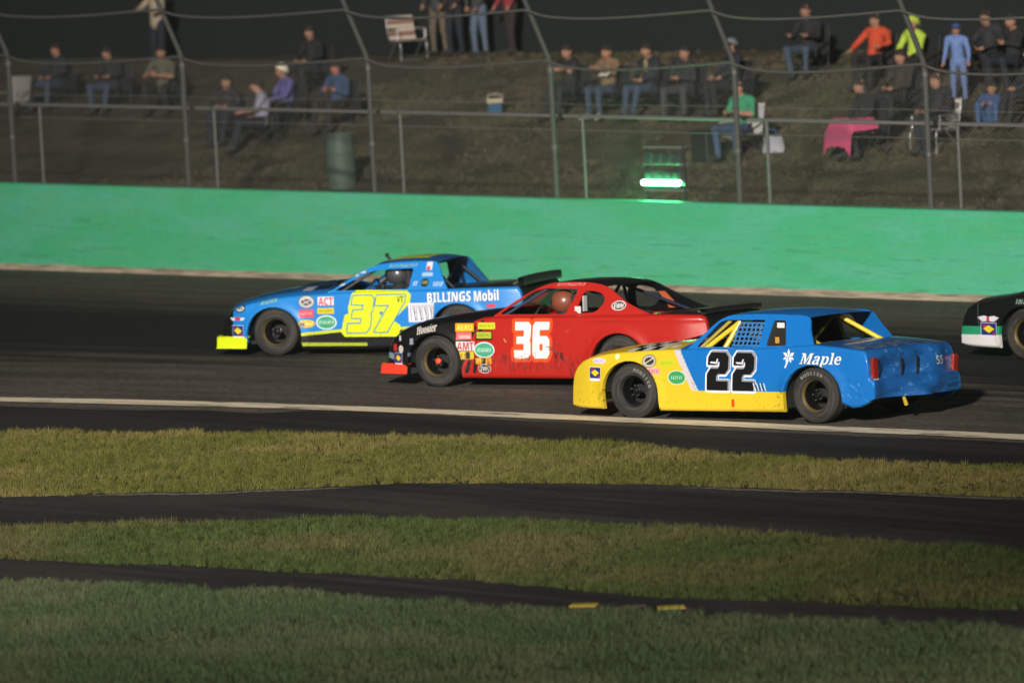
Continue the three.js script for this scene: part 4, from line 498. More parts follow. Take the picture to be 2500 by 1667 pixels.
const car22 = makeCar({
  label: 'blue and yellow race car with black number 22, crumpled tail, nearest the white line', at: [1.3907, -73.4303, 39.95], livery: livery22(), colour: lin(BLUE22), seed: 7, dent: 0.012,
  nose: [[-1.01, 0.15], [-0.995, 0.3], [-0.965, 0.46], [-0.91, 0.58], [-0.8, 0.67], [-0.64, 0.73]], hood: [[-0.64, 0.73], [-0.3, 0.785], [0.1, 0.815], [0.5, 0.84], [0.84, 0.85]], belt: [[0.95, 0.855], [2.0, 0.88], [2.65, 0.925]], deck: [[2.72, 0.93], [3.1, 0.905], [3.46, 0.87]], tail: [[3.46, 0.87], [3.5, 0.83], [3.54, 0.68], [3.555, 0.56], [3.61, 0.51], [3.62, 0.38], [3.6201, 0.31]],
  bottom: [[-1.02, 0.15], [0.37, 0.155], [2.36, 0.18], [3.15, 0.3], [3.3, 0.24], [3.4, 0.25], [3.62, 0.32]], noseTaper: 0.12, noseBulge: 0.08, hoodCrown: 0.085, hoodMap: hood22, noseColour: lin(YEL22), tailMap: tail22, deckMap: deck22, crumple: 0.24, tailBulge: 0.06, tailTaper: 0.02, roofW: 0.62, roofCrown: 0.036, roll: 0.04, archWide: 1.16,
  cab: { a: [[0.84, 0.85], [1.06, 1.05], [1.2, 1.18], [1.32, 1.235]], rail: [[1.5, 1.255], [1.85, 1.265], [2.2, 1.26]], c: [[2.53, 1.23], [2.6, 1.09], [2.7, 0.925]], windows: [[[0.97, 0.875], [1.22, 1.16], [1.3, 1.19], [1.89, 1.2], [1.9, 0.89]], [[2.0, 0.9], [2.02, 1.195], [2.2, 1.195], [2.3, 0.91]]], round: 0.02, hoop: 2.02 },
  rearGlass: false, cage: [0.42, 0.32, 0.03], lip: M.black, lipR: M.rimGold, tyreLetters: true, steer: 0.09,
});
{
  const { car, wg, W, top, rear, cr } = car22, ym = carPaint({ color: lin(YEL22) });
  part('window_brace', [bar([1.06 - MID, 0.84, wg(0.86) - 0.05], [1.49 - MID, 1.17, wg(1.17) - 0.05], 0.032, 0.03, 10), bar([1.49 - MID, 1.17, wg(1.17) - 0.05], [1.35 - MID, 0.84, wg(0.86) - 0.05], 0.034, 0.032, 10)], ym, car);
  const net = [], z = y => wg(y) - 0.035; // woven window net
  for (let i = 0; i < 7; i++) { const s = 1.5 + i * 0.066; net.push(bx(0.024, 0.31, 0.004, 0, 0, 0).rotateX(-Math.atan2(wg(0.9) - wg(1.2), 0.3)).translate(s - MID, 1.03, z(1.03))); }
  for (let j = 0; j < 6; j++) { const y = 0.9 + j * 0.052; net.push(bx(0.46, 0.022, 0.004, 1.7 - MID, y, z(y) + 0.003)); } part('window_net', net, mat(0.03, 0.16, 0.4, { roughness: 0.8 }), car);
  part('quarter_sticker', bx(0.11, 0.08, 0.004, 2.13 - MID, 1.13, wg(1.13) - 0.02, 0.001), mat(0.7, 0.68, 0.66), car); part('quarter_panel', gridGeo(2, 2, (i, j) => [2.0 + 0.3 * i - MID, 0.89 + 0.31 * j, wg(0.89 + 0.31 * j) - 0.026]), mat(0.02, 0.018, 0.014, { roughness: 0.5 }), car); part('quarter_sticker', bx(0.06, 0.09, 0.004, 2.14 - MID, 0.96, wg(0.96) - 0.018, 0.001), mat(0.55, 0.26, 0.03), car);
  part('window_panel', gridGeo(2, 2, (i, j) => [0.95 + 0.97 * i - MID, 0.87 + 0.33 * j, -(wg(0.87 + 0.33 * j) - 0.03)]), mat(0.012, 0.012, 0.014), car); part('rear_brace', [bar([2.4 - MID, 1.2, -0.15], [2.95 - MID, 0.88, -0.35], 0.028, 0.028, 10)], ym, car);  // window_panel is a black sheet added over the far window to darken the cab
  for (const [zc, lean, n] of [[0.74, 0.05, 0], [-0.74, -0.12, 1]]) { const g = part('taillight', bx(0.05, 0.25, 0.1, 3.565 - MID, 0.7, zc, 0.015), new THREE.MeshPhysicalMaterial({ color: col(0.28, 0.02, 0.012), roughness: 0.2, clearcoat: 0.6 }), car); g.rotation.x = lean; part('reverse_lens', bx(0.054, 0.06, 0.1, 3.568 - MID, 0.55, zc, 0.012), mat(0.5, 0.45, 0.38, { roughness: 0.3 }), g); }
  part('tail_seam', [bx(0.02, 0.3, 0.012, 3.6 - MID, 0.62, -0.02), bx(0.02, 0.22, 0.014, 3.58 - MID, 0.66, 0.26)], M.black, rear); part('tow_strap', [bar([3.62 - MID, 0.33, 0.3], [3.64 - MID, 0.2, 0.26], 0.02, 0.026, 6), bar([3.62 - MID, 0.325, 0.3], [3.62 - MID, 0.31, -0.5], 0.012, 0.012, 6)], mat(0.5, 0.38, 0.03), car);
}
const carB = makeCar({
  label: 'black and green race car entering at the right edge, only its nose in view', at: [6.55, -78.3, 45], livery: liveryB(), colour: lin('#101413'), seed: 9,
  nose: [[-1.18, 0.2], [-1.17, 0.34], [-1.13, 0.5], [-1.05, 0.64], [-0.92, 0.71]], hood: [[-0.92, 0.71], [-0.5, 0.76], [-0.1, 0.83], [0.4, 0.88], [0.84, 0.905]], belt: [[0.95, 0.91], [2.0, 0.915], [3.1, 0.925]], deck: [[3.2, 0.93], [3.55, 0.925], [3.88, 0.915]], tail: [[3.88, 0.915], [3.94, 0.88], [3.97, 0.72], [3.9701, 0.6]],
  bottom: [[-1.19, 0.2], [0.37, 0.19], [2.36, 0.165], [3.1, 0.3], [3.97, 0.6]], noseTaper: 0.14, noseBulge: 0.14, hoodCrown: 0.1, roofW: 0.6,
  cab: { a: [[0.86, 0.91], [1.15, 1.1], [1.38, 1.23], [1.56, 1.3]], rail: [[1.75, 1.325], [2.0, 1.33], [2.25, 1.315]], c: [[2.47, 1.275], [2.87, 1.06], [3.24, 0.925]], windows: [[[0.94, 0.93], [1.4, 1.225], [1.55, 1.255], [2.05, 1.245], [1.93, 0.93]]], round: 0.04 }, rearGlass: true, lip: M.rimGold, spoiler: { s: 3.86, h: 0.12, colour: [0.02, 0.02, 0.02] },
});
// mirror stalk on the leading car's roof edge
part('roof_mirror', [bar([1.33 - MID, 1.2, -0.3], [1.27 - MID, 1.3, -0.3], 0.018, 0.022, 6), bx(0.03, 0.05, 0.09, 1.26 - MID, 1.31, -0.3, 0.01)], M.black, car37.car);
leanBody(car37, 0.9); leanBody(car36, 2.2); leanBody(car22, 2.1); leanBody(carB, 1.5);

// ---------------------------------------------------------------- people
function surfaceNets(f, lo, hi, c) {
  const nx = Math.ceil((hi[0] - lo[0]) / c) + 1, ny = Math.ceil((hi[1] - lo[1]) / c) + 1, nz = Math.ceil((hi[2] - lo[2]) / c) + 1, v = new Float32Array(nx * ny * nz), id = (i, j, k) => (k * ny + j) * nx + i;
  for (let k = 0; k < nz; k++) for (let j = 0; j < ny; j++) for (let i = 0; i < nx; i++) v[id(i, j, k)] = f(lo[0] + i * c, lo[1] + j * c, lo[2] + k * c);
  const vi = new Int32Array(nx * ny * nz).fill(-1), P = [], I = [], CO = [[0, 0, 0], [1, 0, 0], [0, 1, 0], [1, 1, 0], [0, 0, 1], [1, 0, 1], [0, 1, 1], [1, 1, 1]], ED = [[0, 1], [2, 3], [4, 5], [6, 7], [0, 2], [1, 3], [4, 6], [5, 7], [0, 4], [1, 5], [2, 6], [3, 7]];
  for (let k = 0; k < nz - 1; k++) for (let j = 0; j < ny - 1; j++) for (let i = 0; i < nx - 1; i++) {
    let x = 0, y = 0, z = 0, n = 0; const d = CO.map(o => v[id(i + o[0], j + o[1], k + o[2])]);
    for (const [a, b] of ED) if ((d[a] < 0) !== (d[b] < 0)) { const t = d[a] / (d[a] - d[b]); x += lerp(CO[a][0], CO[b][0], t); y += lerp(CO[a][1], CO[b][1], t); z += lerp(CO[a][2], CO[b][2], t); n++; }
    if (n) { vi[id(i, j, k)] = P.length / 3; P.push(lo[0] + (i + x / n) * c, lo[1] + (j + y / n) * c, lo[2] + (k + z / n) * c); }
  }
  const quad = (a, b, c2, d, flip) => { if (a < 0 || b < 0 || c2 < 0 || d < 0) return; flip ? I.push(a, c2, b, a, d, c2) : I.push(a, b, c2, a, c2, d); };
  for (let k = 1; k < nz - 1; k++) for (let j = 1; j < ny - 1; j++) for (let i = 1; i < nx - 1; i++) {
    const s = v[id(i, j, k)] < 0;
    if (s !== (v[id(i + 1, j, k)] < 0)) quad(vi[id(i, j - 1, k - 1)], vi[id(i, j, k - 1)], vi[id(i, j, k)], vi[id(i, j - 1, k)], !s);
    if (s !== (v[id(i, j + 1, k)] < 0)) quad(vi[id(i - 1, j, k - 1)], vi[id(i - 1, j, k)], vi[id(i, j, k)], vi[id(i, j, k - 1)], !s);
    if (s !== (v[id(i, j, k + 1)] < 0)) quad(vi[id(i - 1, j - 1, k)], vi[id(i, j - 1, k)], vi[id(i, j, k)], vi[id(i - 1, j, k)], !s);
  }
  return { P, I };
}
const skinMat = new THREE.MeshStandardMaterial({ vertexColors: true, roughness: 0.85, side: THREE.DoubleSide });
// joints in metres, facing +z; arms: where the two wrists are
function pose(kind, q) {
  const J = {};
  if (kind === 'stand') Object.assign(J, { pel: [0, 0.95, 0], che: [0, 1.3, 0.01], nec: [0, 1.47, 0], hea: [0, 1.63, 0.03], sh: [0.19, 1.41, 0], el: [0.26, 1.13, 0.02], wr: [0.22, 0.93, 0.16], hi: [0.1, 0.92, 0], kn: [0.11, 0.5, 0.03], an: [0.12, 0.09, 0], to: [0.14, 0.045, 0.15] });
  else if (kind === 'chair') Object.assign(J, { pel: [0, 0.52, 0], che: [0, 0.86, -0.07], nec: [0, 1.03, -0.06], hea: [0, 1.19, -0.01], sh: [0.19, 0.97, -0.07], el: [0.25, 0.72, 0.04], wr: [0.12, 0.66, 0.27], hi: [0.1, 0.5, 0.02], kn: [0.14, 0.52, 0.43], an: [0.14, 0.09, 0.46], to: [0.16, 0.045, 0.62] });
  else if (kind === 'driver') Object.assign(J, { pel: [0, 0.2, 0], che: [0, 0.55, -0.08], nec: [0, 0.7, -0.07], hea: [0, 0.84, -0.03], sh: [0.19, 0.63, -0.08], el: [0.24, 0.42, 0.1], wr: [0.15, 0.52, 0.32], hi: [0.1, 0.19, 0.02], kn: [0.13, 0.3, 0.42], an: [0.12, 0.06, 0.7], to: [0.12, 0.14, 0.82] });
  else Object.assign(J, { pel: [0, 0.13, 0], che: [0, 0.46, -0.05], nec: [0, 0.63, -0.02], hea: [0, 0.78, 0.04], sh: [0.18, 0.57, -0.03], el: [0.25, 0.36, 0.12], wr: [0.14, 0.42, 0.34], hi: [0.1, 0.12, 0.03], kn: [0.17, 0.44, 0.36], an: [0.14, 0.08, 0.52], to: [0.16, 0.045, 0.67] });
  const jx = rr(-0.05, 0.05), jz = rr(-0.05, 0.09), hx = rr(-0.04, 0.04); // nobody sits quite alike
  if (kind !== 'driver') { J.che = [jx * 0.6, J.che[1] - Math.abs(jz) * 0.2, J.che[2] + jz * 0.6]; J.nec = [jx, J.nec[1] - Math.abs(jz) * 0.3, J.nec[2] + jz]; J.hea = [jx + hx, J.hea[1] - Math.abs(jz) * 0.4 - Math.abs(hx) * 0.3, J.hea[2] + jz * 1.3]; J.sh = [J.sh[0] * rr(0.92, 1.06), J.sh[1] - Math.abs(jz) * 0.25, J.sh[2] + jz]; J.el = [J.el[0] + rr(-0.03, 0.06), J.el[1] + rr(-0.02, 0.05), J.el[2] + jz * 0.6 + rr(-0.02, 0.06)]; J.wr = [J.wr[0] + rr(-0.06, 0.08), J.wr[1] + rr(-0.04, 0.12), J.wr[2] + rr(-0.08, 0.06)]; if (kind !== 'stand') { J.kn = [J.kn[0] + rr(-0.04, 0.06), J.kn[1], J.kn[2] + rr(-0.04, 0.03)]; J.an = [J.an[0] + rr(-0.05, 0.06), J.an[1], J.an[2] + rr(-0.14, 0.1)]; J.to = [J.an[0] + rr(-0.01, 0.06), J.to[1], J.an[2] + 0.16]; } }
  const twist = rr(-0.03, 0.03), m = (p, s) => [p[0] * s, p[1] + (p === J.sh ? twist * s : 0), p[2] + (p === J.kn || p === J.an || p === J.to ? twist * 2 * s : 0)], lift = (p, i) => { const d = (q.arms || [])[i]; return d ? [p[0] + d[0], p[1] + d[1], p[2] + d[2]] : p; };
  const B = []; // [a, b, ra, rb, tag]
  B.push([J.pel, [0, (J.pel[1] + J.che[1]) / 2, (J.pel[2] + J.che[2]) / 2], 0.135, 0.13, 'top'], [[0, (J.pel[1] + J.che[1]) / 2, (J.pel[2] + J.che[2]) / 2], J.che, 0.13, 0.145, 'top'], [m(J.sh, 0.55), m(J.sh, -0.55), 0.1, 0.1, 'top'], [J.che, J.nec, 0.1, 0.055, 'top'], [J.nec, [J.hea[0], J.hea[1] - 0.06, J.hea[2]], 0.055, 0.06, 'skin'], [[J.hea[0], J.hea[1] - 0.035, J.hea[2] + 0.02], [J.hea[0], J.hea[1] + 0.03, J.hea[2] - 0.005], 0.085, 0.1, 'skin'], [[J.hea[0], J.hea[1] + 0.0, J.hea[2] + 0.1], [J.hea[0], J.hea[1] - 0.03, J.hea[2] + 0.118], 0.012, 0.016, 'skin']);
  const hands = [];
  for (const s of [1, -1]) {
    const i = s > 0 ? 0 : 1, el = lift(m(J.el, s), i), wr = lift(lift(m(J.wr, s), i), i), d = V(...wr).sub(V(...el)).normalize();
    B.push([m(J.sh, s), el, 0.068, 0.052, 'top'], [el, wr, 0.052, 0.036, q.bare ? 'skin' : 'top'], [wr, [wr[0] + d.x * 0.07, wr[1] + d.y * 0.07, wr[2] + d.z * 0.07], 0.03, 0.034, 'skin']); hands.push([wr, d, s]);
    B.push([m(J.hi, s), m(J.kn, s), 0.095, 0.068, 'leg'], [m(J.kn, s), m(J.an, s), 0.066, 0.045, q.shorts ? 'skin' : 'leg'], [[J.an[0] * s, J.an[1] - 0.03, J.an[2]], m(J.to, s), 0.048, 0.042, 'shoe'], [[(J.hea[0] + 0.098 * s), J.hea[1] + 0.01, J.hea[2]], [(J.hea[0] + 0.098 * s), J.hea[1] - 0.02, J.hea[2]], 0.014, 0.012, 'skin']);
  }
  return { J, B, hands };
}
function bodyGeo(kind, q) {
  const { J, B, hands } = pose(kind, q), lo = [9, 9, 9], hi = [-9, -9, -9]; for (const b of B) for (const p of [b[0], b[1]]) for (let k = 0; k < 3; k++) { lo[k] = Math.min(lo[k], p[k] - 0.18); hi[k] = Math.max(hi[k], p[k] + 0.18); }
  const n = B.length, F = new Float64Array(n * 9); B.forEach(([a, b, r0, r1], i) => { const d = [b[0] - a[0], b[1] - a[1], b[2] - a[2]]; F.set([...a, ...d, 1 / Math.max(1e-6, d[0] * d[0] + d[1] * d[1] + d[2] * d[2]), r0, r1], i * 9); });
  const dist = (i, x, y, z) => { const o = i * 9, px = x - F[o], py = y - F[o + 1], pz = z - F[o + 2]; let t = (px * F[o + 3] + py * F[o + 4] + pz * F[o + 5]) * F[o + 6]; t = t < 0 ? 0 : t > 1 ? 1 : t; const ex = px - t * F[o + 3], ey = py - t * F[o + 4], ez = pz - t * F[o + 5]; return Math.sqrt(ex * ex + ey * ey + ez * ez) - (F[o + 7] + t * (F[o + 8] - F[o + 7])); };
  const wr0 = 0.0032; const f = (x, y, z) => { let d = 9; for (let i = 0; i < n; i++) { const e = dist(i, x, y, z), h = Math.max(0.028 - Math.abs(d - e), 0) / 0.028; d = Math.min(d, e) - h * h * 0.007; } return d < 0.06 ? d + wr0 * (Math.sin(x * 47 + 3 * Math.sin(y * 31)) + Math.sin(y * 61 + 4 * Math.sin(z * 23 + x * 9)) + Math.sin(z * 53 + 2 * Math.sin(x * 37))) : d; };
  const { P, I } = surfaceNets(f, lo, hi, q.cell || 0.02), C = [], pal = { top: q.top, skin: q.skin || [0.33, 0.17, 0.11], leg: q.leg, shoe: q.shoe || [0.03, 0.028, 0.027] };
  for (let i = 0; i < P.length; i += 3) { let m = 9, t = 0; for (let k = 0; k < n; k++) { const e = dist(k, P[i], P[i + 1], P[i + 2]); if (e < m) { m = e; t = k; } } C.push(...pal[B[t][4]]); }
  const g = new THREE.BufferGeometry(); g.setAttribute('position', new THREE.Float32BufferAttribute(P, 3)); g.setAttribute('color', new THREE.Float32BufferAttribute(C, 3)); g.setIndex(I); g.computeVertexNormals();
  const extra = [], paint = (e, c) => { const k = e.index ? e.toNonIndexed() : e; k.deleteAttribute('uv'); const a = []; for (let i = 0; i < k.attributes.position.count; i++) a.push(...c); k.setAttribute('color', new THREE.Float32BufferAttribute(a, 3)); extra.push(k); };
  for (const [w, d, s] of hands) { // four fingers and a thumb, a little curled
    const side = V(d.z, 0, -d.x).normalize(), up = side.clone().cross(d).normalize(), base = V(...w).addScaledVector(d, 0.075);
    [0.036, 0.042, 0.039, 0.03].forEach((L, i) => { const a = base.clone().addScaledVector(side, (i - 1.5) * 0.019), b = a.clone().addScaledVector(d, L).addScaledVector(up, -0.008), c = b.clone().addScaledVector(d, L * 0.7).addScaledVector(up, -0.024); paint(bar(a.toArray(), b.toArray(), 0.0095, 0.009, 6), pal.skin); paint(bar(b.toArray(), c.toArray(), 0.009, 0.007, 6), pal.skin); });
    const a = V(...w).addScaledVector(d, 0.025).addScaledVector(side, -0.03 * s), b = a.clone().addScaledVector(d, 0.04).addScaledVector(side, -0.028 * s); paint(bar(a.toArray(), b.toArray(), 0.011, 0.008, 6), pal.skin);
  }
  for (const s of [1, -1]) paint(new THREE.SphereGeometry(0.011, 6, 5).translate(J.hea[0] + 0.035 * s, J.hea[1] + 0.005, J.hea[2] + 0.092), [0.02, 0.015, 0.012]);
  paint(bx(0.045, 0.008, 0.01, J.hea[0], J.hea[1] - 0.065, J.hea[2] + 0.098), [0.18, 0.06, 0.05]);
  const gg = g.toNonIndexed(); return { geo: mergeGeometries([gg, ...extra]), J };
}
function person(label, kind, pos, turn, q, group) {
  const g = thing('person', label, 'person', pos, turn, group), { geo, J } = bodyGeo(kind, q); if (q.scale) g.scale.setScalar(q.scale);
  part('body', geo, skinMat, g);
  const h = J.hea, cap = (r, a, sy = 1.12, dz = -0.012) => new THREE.SphereGeometry(r, 18, 12, 0, 6.2832, 0, a).rotateX(-0.42).scale(1, sy, 1.1).translate(h[0], h[1] + 0.012, h[2] + dz);
  const hm = mat(...(q.hair || [0.025, 0.017, 0.012]), { roughness: 0.9 });
  if (q.helmet) { part('helmet', [new THREE.SphereGeometry(0.15, 24, 16, 0, 6.2832, 0, 2.45).scale(1, 1.05, 1.15).translate(h[0], h[1] + 0.02, h[2])], carPaint({ color: col(...q.helmet) }), g); part('visor', new THREE.SphereGeometry(0.152, 16, 8, Math.PI / 2 - 0.9, 1.8, 1.25, 0.5).scale(1, 1.05, 1.15).translate(h[0], h[1] + 0.02, h[2]), M.black, g); }
  else if (q.beanie) { part('beanie', cap(0.117, 1.65, 1.2), mat(...q.beanie, { roughness: 0.95 }), g); }
  else if (q.cap) { part('hair', cap(0.11, 1.9), hm, g); const c = part('cap', cap(0.118, 1.42, 1.1), mat(...q.cap), g); part('brim', new THREE.CylinderGeometry(0.085, 0.085, 0.01, 16, 1, false, -1.2, 2.4).translate(0, 0, 0).scale(1, 1, 1.25).translate(h[0], h[1] + 0.055, h[2] + 0.05), c.material, c); }
  else part('hair', q.long ? [cap(0.113, 1.8), new THREE.SphereGeometry(0.09, 12, 10).scale(1.15, 1.6, 0.75).translate(h[0], h[1] - 0.1, h[2] - 0.075)] : cap(0.112, 1.75), hm, g);
  if (q.hood) part('hood', new THREE.TorusGeometry(0.085, 0.04, 8, 18).rotateX(Math.PI / 2 - 0.3).translate(h[0], h[1] - 0.165, h[2] - 0.045), mat(...q.top, { roughness: 0.95 }), g);
  return g;
}
// folding camp chair: fabric seat and back slung on a steel frame
const frameDark = mat(0.03, 0.03, 0.032, { roughness: 0.5, metalness: 0.4 });
function campChair(label, pos, turn, c) {
  const g = thing('camp_chair', label, 'chair', pos, turn, 'folding chairs on the bank'), m = mat(...c, { roughness: 0.9 });
  part('seat', gridGeo(7, 7, (i, j) => { const u = i / 6 - 0.5, v = j / 6 - 0.5; return [u * 0.5, 0.4 - 0.05 * (1 - 4 * u * u) - 0.03 * (0.5 - v) * 0.5, v * 0.44 + 0.03]; }), m, g);
  part('backrest', gridGeo(7, 6, (i, j) => { const u = i / 6 - 0.5, v = j / 5; return [u * 0.52, 0.4 + v * 0.5, -0.2 - v * 0.12 - 0.05 * (1 - 4 * u * u)]; }), m, g);
  for (const s of [1, -1]) { part('leg', bar([0.26 * s, 0.01, 0.26], [0.24 * s, 0.42, -0.2], 0.011), frameDark, g); part('leg', bar([0.26 * s, 0.01, -0.28], [0.24 * s, 0.42, 0.24], 0.011), frameDark, g); part('back_post', bar([0.26 * s, 0.01, -0.2], [0.265 * s, 0.92, -0.33], 0.011), frameDark, g); part('armrest', bx(0.06, 0.02, 0.46, 0.29 * s, 0.61, -0.02, 0.008), m, g); part('arm_post', bar([0.27 * s, 0.4, 0.22], [0.29 * s, 0.61, 0.2], 0.01), frameDark, g); }
  return g;
}
function lawnChair(label, pos, turn, c1, c2) { // aluminium tube chair with flat webbing slats
  const g = thing('lawn_chair', label, 'chair', pos, turn, 'webbed lawn chairs on the bank'), m1 = mat(...c1, { roughness: 0.7 }), m2 = mat(...c2, { roughness: 0.7 }), al = mat(0.5, 0.5, 0.5, { roughness: 0.3, metalness: 0.8 });
  part('frame', [-1, 1].flatMap(s => [tube([[0.27 * s, 0.01, 0.3], [0.27 * s, 0.38, 0.26], [0.27 * s, 0.36, -0.22], [0.27 * s, 0.85, -0.4]], 0.012, 8, 5), bar([0.27 * s, 0.01, -0.34], [0.27 * s, 0.36, 0.05], 0.012), bar([0.29 * s, 0.6, -0.3], [0.29 * s, 0.6, 0.22], 0.016), bar([0.28 * s, 0.38, 0.22], [0.29 * s, 0.6, 0.2], 0.011)]).concat([bar([-0.27, 0.85, -0.4], [0.27, 0.85, -0.4], 0.012), bar([-0.27, 0.01, 0.3], [0.27, 0.01, 0.3], 0.012)]), al, g);
  for (let i = 0; i < 6; i++) part('slat', bx(0.54, 0.006, 0.06, 0, 0.385, -0.18 + i * 0.075), i % 3 === 1 ? m2 : m1, g);
  for (let i = 0; i < 6; i++) part('slat', bx(0.54, 0.06, 0.006, 0, 0, 0).rotateX(-0.35).translate(0, 0.43 + i * 0.075, -0.235 - i * 0.0275), i % 3 === 1 ? m2 : m1, g);
  return g;
}
const FACE = Math.atan2(-N.x, -N.z), seats = 'spectators on the bank'; // looking down the bank at the track
const onHill = (x, z) => { const p = V(x, 0, z).sub(A0); return hillY(p.dot(E), p.dot(N)); };
const at = (x, z, dy = 0) => [x, onHill(x, z) + dy, z];
const navy = [0.014, 0.017, 0.026], jeans = [0.04, 0.06, 0.1], dark = [0.014, 0.014, 0.015], grey = [0.05, 0.05, 0.052], tanC = [0.19, 0.12, 0.06];
const CROWD = [ // label, pose, x, z, turn from FACE, look, chair colour
  ['seated spectator in navy jacket and jeans, leftmost on the bank', 'chair', -8.68, -120.71, 0.1, { top: navy, leg: jeans }, dark],
  ['seated spectator in black jacket beside the leftmost one in navy', 'chair', -7.48, -118.92, 0.25, { top: dark, leg: jeans, cap: [0.02, 0.02, 0.02] }, navy],
  ['seated spectator in olive grey shirt behind the left tall fence post', 'chair', -6.43, -117.74, 0.5, { top: [0.1, 0.095, 0.06], leg: dark, bare: true, arms: [[-0.04, 0.02, 0.06], [0, 0.04, 0.04]] }, dark],
  ['standing spectator in cream jacket at the top left of the bank', 'stand', -6.75, -122.96, 0.1, { top: [0.42, 0.35, 0.25], leg: navy, arms: [[0.02, 0.1, 0.08], [0.02, 0.12, 0.08]] }],
  ['spectator in pale lavender shirt leaning back with bare arms', 'chair', -4.35, -111.67, -0.6, { top: [0.3, 0.28, 0.36], leg: navy, bare: true, skin: [0.42, 0.21, 0.14], arms: [[-0.05, 0.03, 0.05], [0.05, -0.05, -0.02]] }, dark],
  ['seated spectator in white knitted hat and purple striped top', 'chair', -3.92, -112.62, -0.3, { top: [0.1, 0.09, 0.26], leg: dark, beanie: [0.72, 0.66, 0.5] }, dark],
  ['seated spectator in blue sweater and dark cap above the green barrel', 'chair', -2.93, -111.92, 0.15, { top: [0.03, 0.06, 0.13], leg: dark, cap: dark, skin: [0.4, 0.16, 0.1] }, dark],
  ['seated spectator in all black clothes up behind the white knitted hat', 'chair', -3.51, -116.47, 0.1, { top: dark, leg: dark }, dark],
  ['standing spectator in tan trousers at the top of the bank', 'stand', -1.08, -117.81, 0.2, { top: grey, leg: [0.13, 0.1, 0.07] }],
  ['standing spectator in dark navy trousers between tan and light jeans', 'stand', -0.77, -117.35, 0.1, { top: dark, leg: navy }],
  ['standing spectator in light blue jeans at the top of the bank', 'stand', -0.3, -116.74, -0.1, { top: grey, leg: [0.1, 0.135, 0.19] }],
  ['standing spectator in red jacket and dark trousers at the top of the bank', 'stand', 0.3, -116.2, -0.2, { top: [0.28, 0.03, 0.04], leg: [0.03, 0.018, 0.018] }],
  ['seated spectator in black with folded bare arms beside the middle fence post', 'chair', 1.26, -108.67, 0.1, { top: dark, leg: [0.016, 0.02, 0.022], bare: true, arms: [[-0.1, 0.1, 0.02], [0.1, 0.1, 0.02]] }, dark],
  ['seated spectator in brown tan jacket holding a white paper', 'chair', 1.93, -107.72, 0.1, { top: tanC, leg: jeans, skin: [0.36, 0.18, 0.11], shoe: [0.5, 0.46, 0.42], arms: [[-0.03, 0.09, 0.02], [0.03, 0.09, 0.02]] }, dark],
  ['seated spectator in navy jacket and tan scarf, middle of the row', 'chair', 2.63, -107.12, 0, { top: navy, leg: jeans, hood: false }, dark],
  ['seated spectator in dark jacket and grey trousers left of the capped one', 'chair', 3.25, -106.43, 0.2, { top: [0.02, 0.022, 0.024], leg: grey }, dark],
  ['seated spectator in navy jacket and pale cap, right end of the row', 'chair', 4.02, -105.96, -0.3, { top: navy, leg: dark, cap: [0.16, 0.17, 0.2] }, dark],
  ['seated spectator in bright green shirt and blue jeans', 'chair', 4.0, -101.83, 0.15, { top: [0.03, 0.26, 0.13], leg: [0.05, 0.08, 0.16], bare: true, skin: [0.4, 0.2, 0.13] }, [0.5, 0.48, 0.46]],
  ['seated spectator in orange red top pointing to one side', 'chair', 6.5, -105.71, 0.15, { top: [0.55, 0.065, 0.022], leg: dark, arms: [[0.1, 0.03, 0.02], [-0.14, 0.0, 0.0]] }, dark],
  ['seated spectator in fluorescent yellow jacket and knitted hat', 'chair', 7.14, -104.78, -0.1, { top: [0.45, 0.6, 0.06], leg: dark, beanie: [0.4, 0.52, 0.05] }, dark],
  ['standing child in light blue hooded top and blue cap', 'stand', 7.71, -102.76, 0.5, { top: [0.14, 0.22, 0.46], leg: [0.12, 0.17, 0.33], cap: [0.04, 0.09, 0.3], hood: true, scale: 0.78 }],
  ['seated spectator in black jacket at the top right edge', 'chair', 8.66, -103.02, 0, { top: dark, leg: navy, arms: [[-0.03, 0.06, 0.02], [0.03, 0.06, 0.02]] }, dark],
  ['seated spectator in black hooded top under a pink blanket', 'chair', 5.94, -99.73, -0.2, { top: dark, leg: dark, hood: true, long: true }, dark],
  ['seated spectator in black jacket on the striped lawn chair', 'chair', 7.03, -99.08, 0.1, { top: dark, leg: navy, hair: [0.05, 0.03, 0.02] }],
  ['child in blue sitting on the grass near the right edge', 'ground', 8.02, -100.51, 0.6, { top: [0.03, 0.06, 0.15], leg: [0.04, 0.09, 0.2], scale: 0.8, shoe: [0.3, 0.28, 0.26] }],
  ['seated spectator in charcoal jacket between the light blue child and the right edge', 'chair', 8.32, -103.75, 0.2, { top: [0.022, 0.022, 0.025], leg: dark }, dark],
  ['seated spectator in dark navy coat at the right edge behind the rail', 'chair', 8.62, -99.75, -0.2, { top: navy, leg: dark, cap: [0.03, 0.03, 0.04] }, navy],
  ['seated spectator in dark brown coat between the pink blanket and lawn chair', 'chair', 6.62, -101.7, 0.1, { top: [0.03, 0.022, 0.017], leg: dark }, dark],
  ['seated spectator in black sweater left of the pale lavender shirt', 'chair', -5.0, -112.95, 0.4, { top: [0.017, 0.017, 0.02], leg: navy }, dark],
  ['seated spectator in dark jacket and blue jeans left of the orange top', 'chair', 5.45, -107.6, 0.3, { top: dark, leg: [0.05, 0.075, 0.11] }, dark],
];
CROWD.forEach(([label, kind, x, z, dt, q, chair]) => {
  person(label, kind, at(x, z, -0.01), FACE + dt, q, seats);
  if (chair) { const c = label.split(',')[0].replace(/^(seated )?spectator in /, 'folding chair under the spectator in '); campChair(c.length > 95 ? c.slice(0, 95) : c, at(x, z, -0.01), FACE + dt, chair); }
});
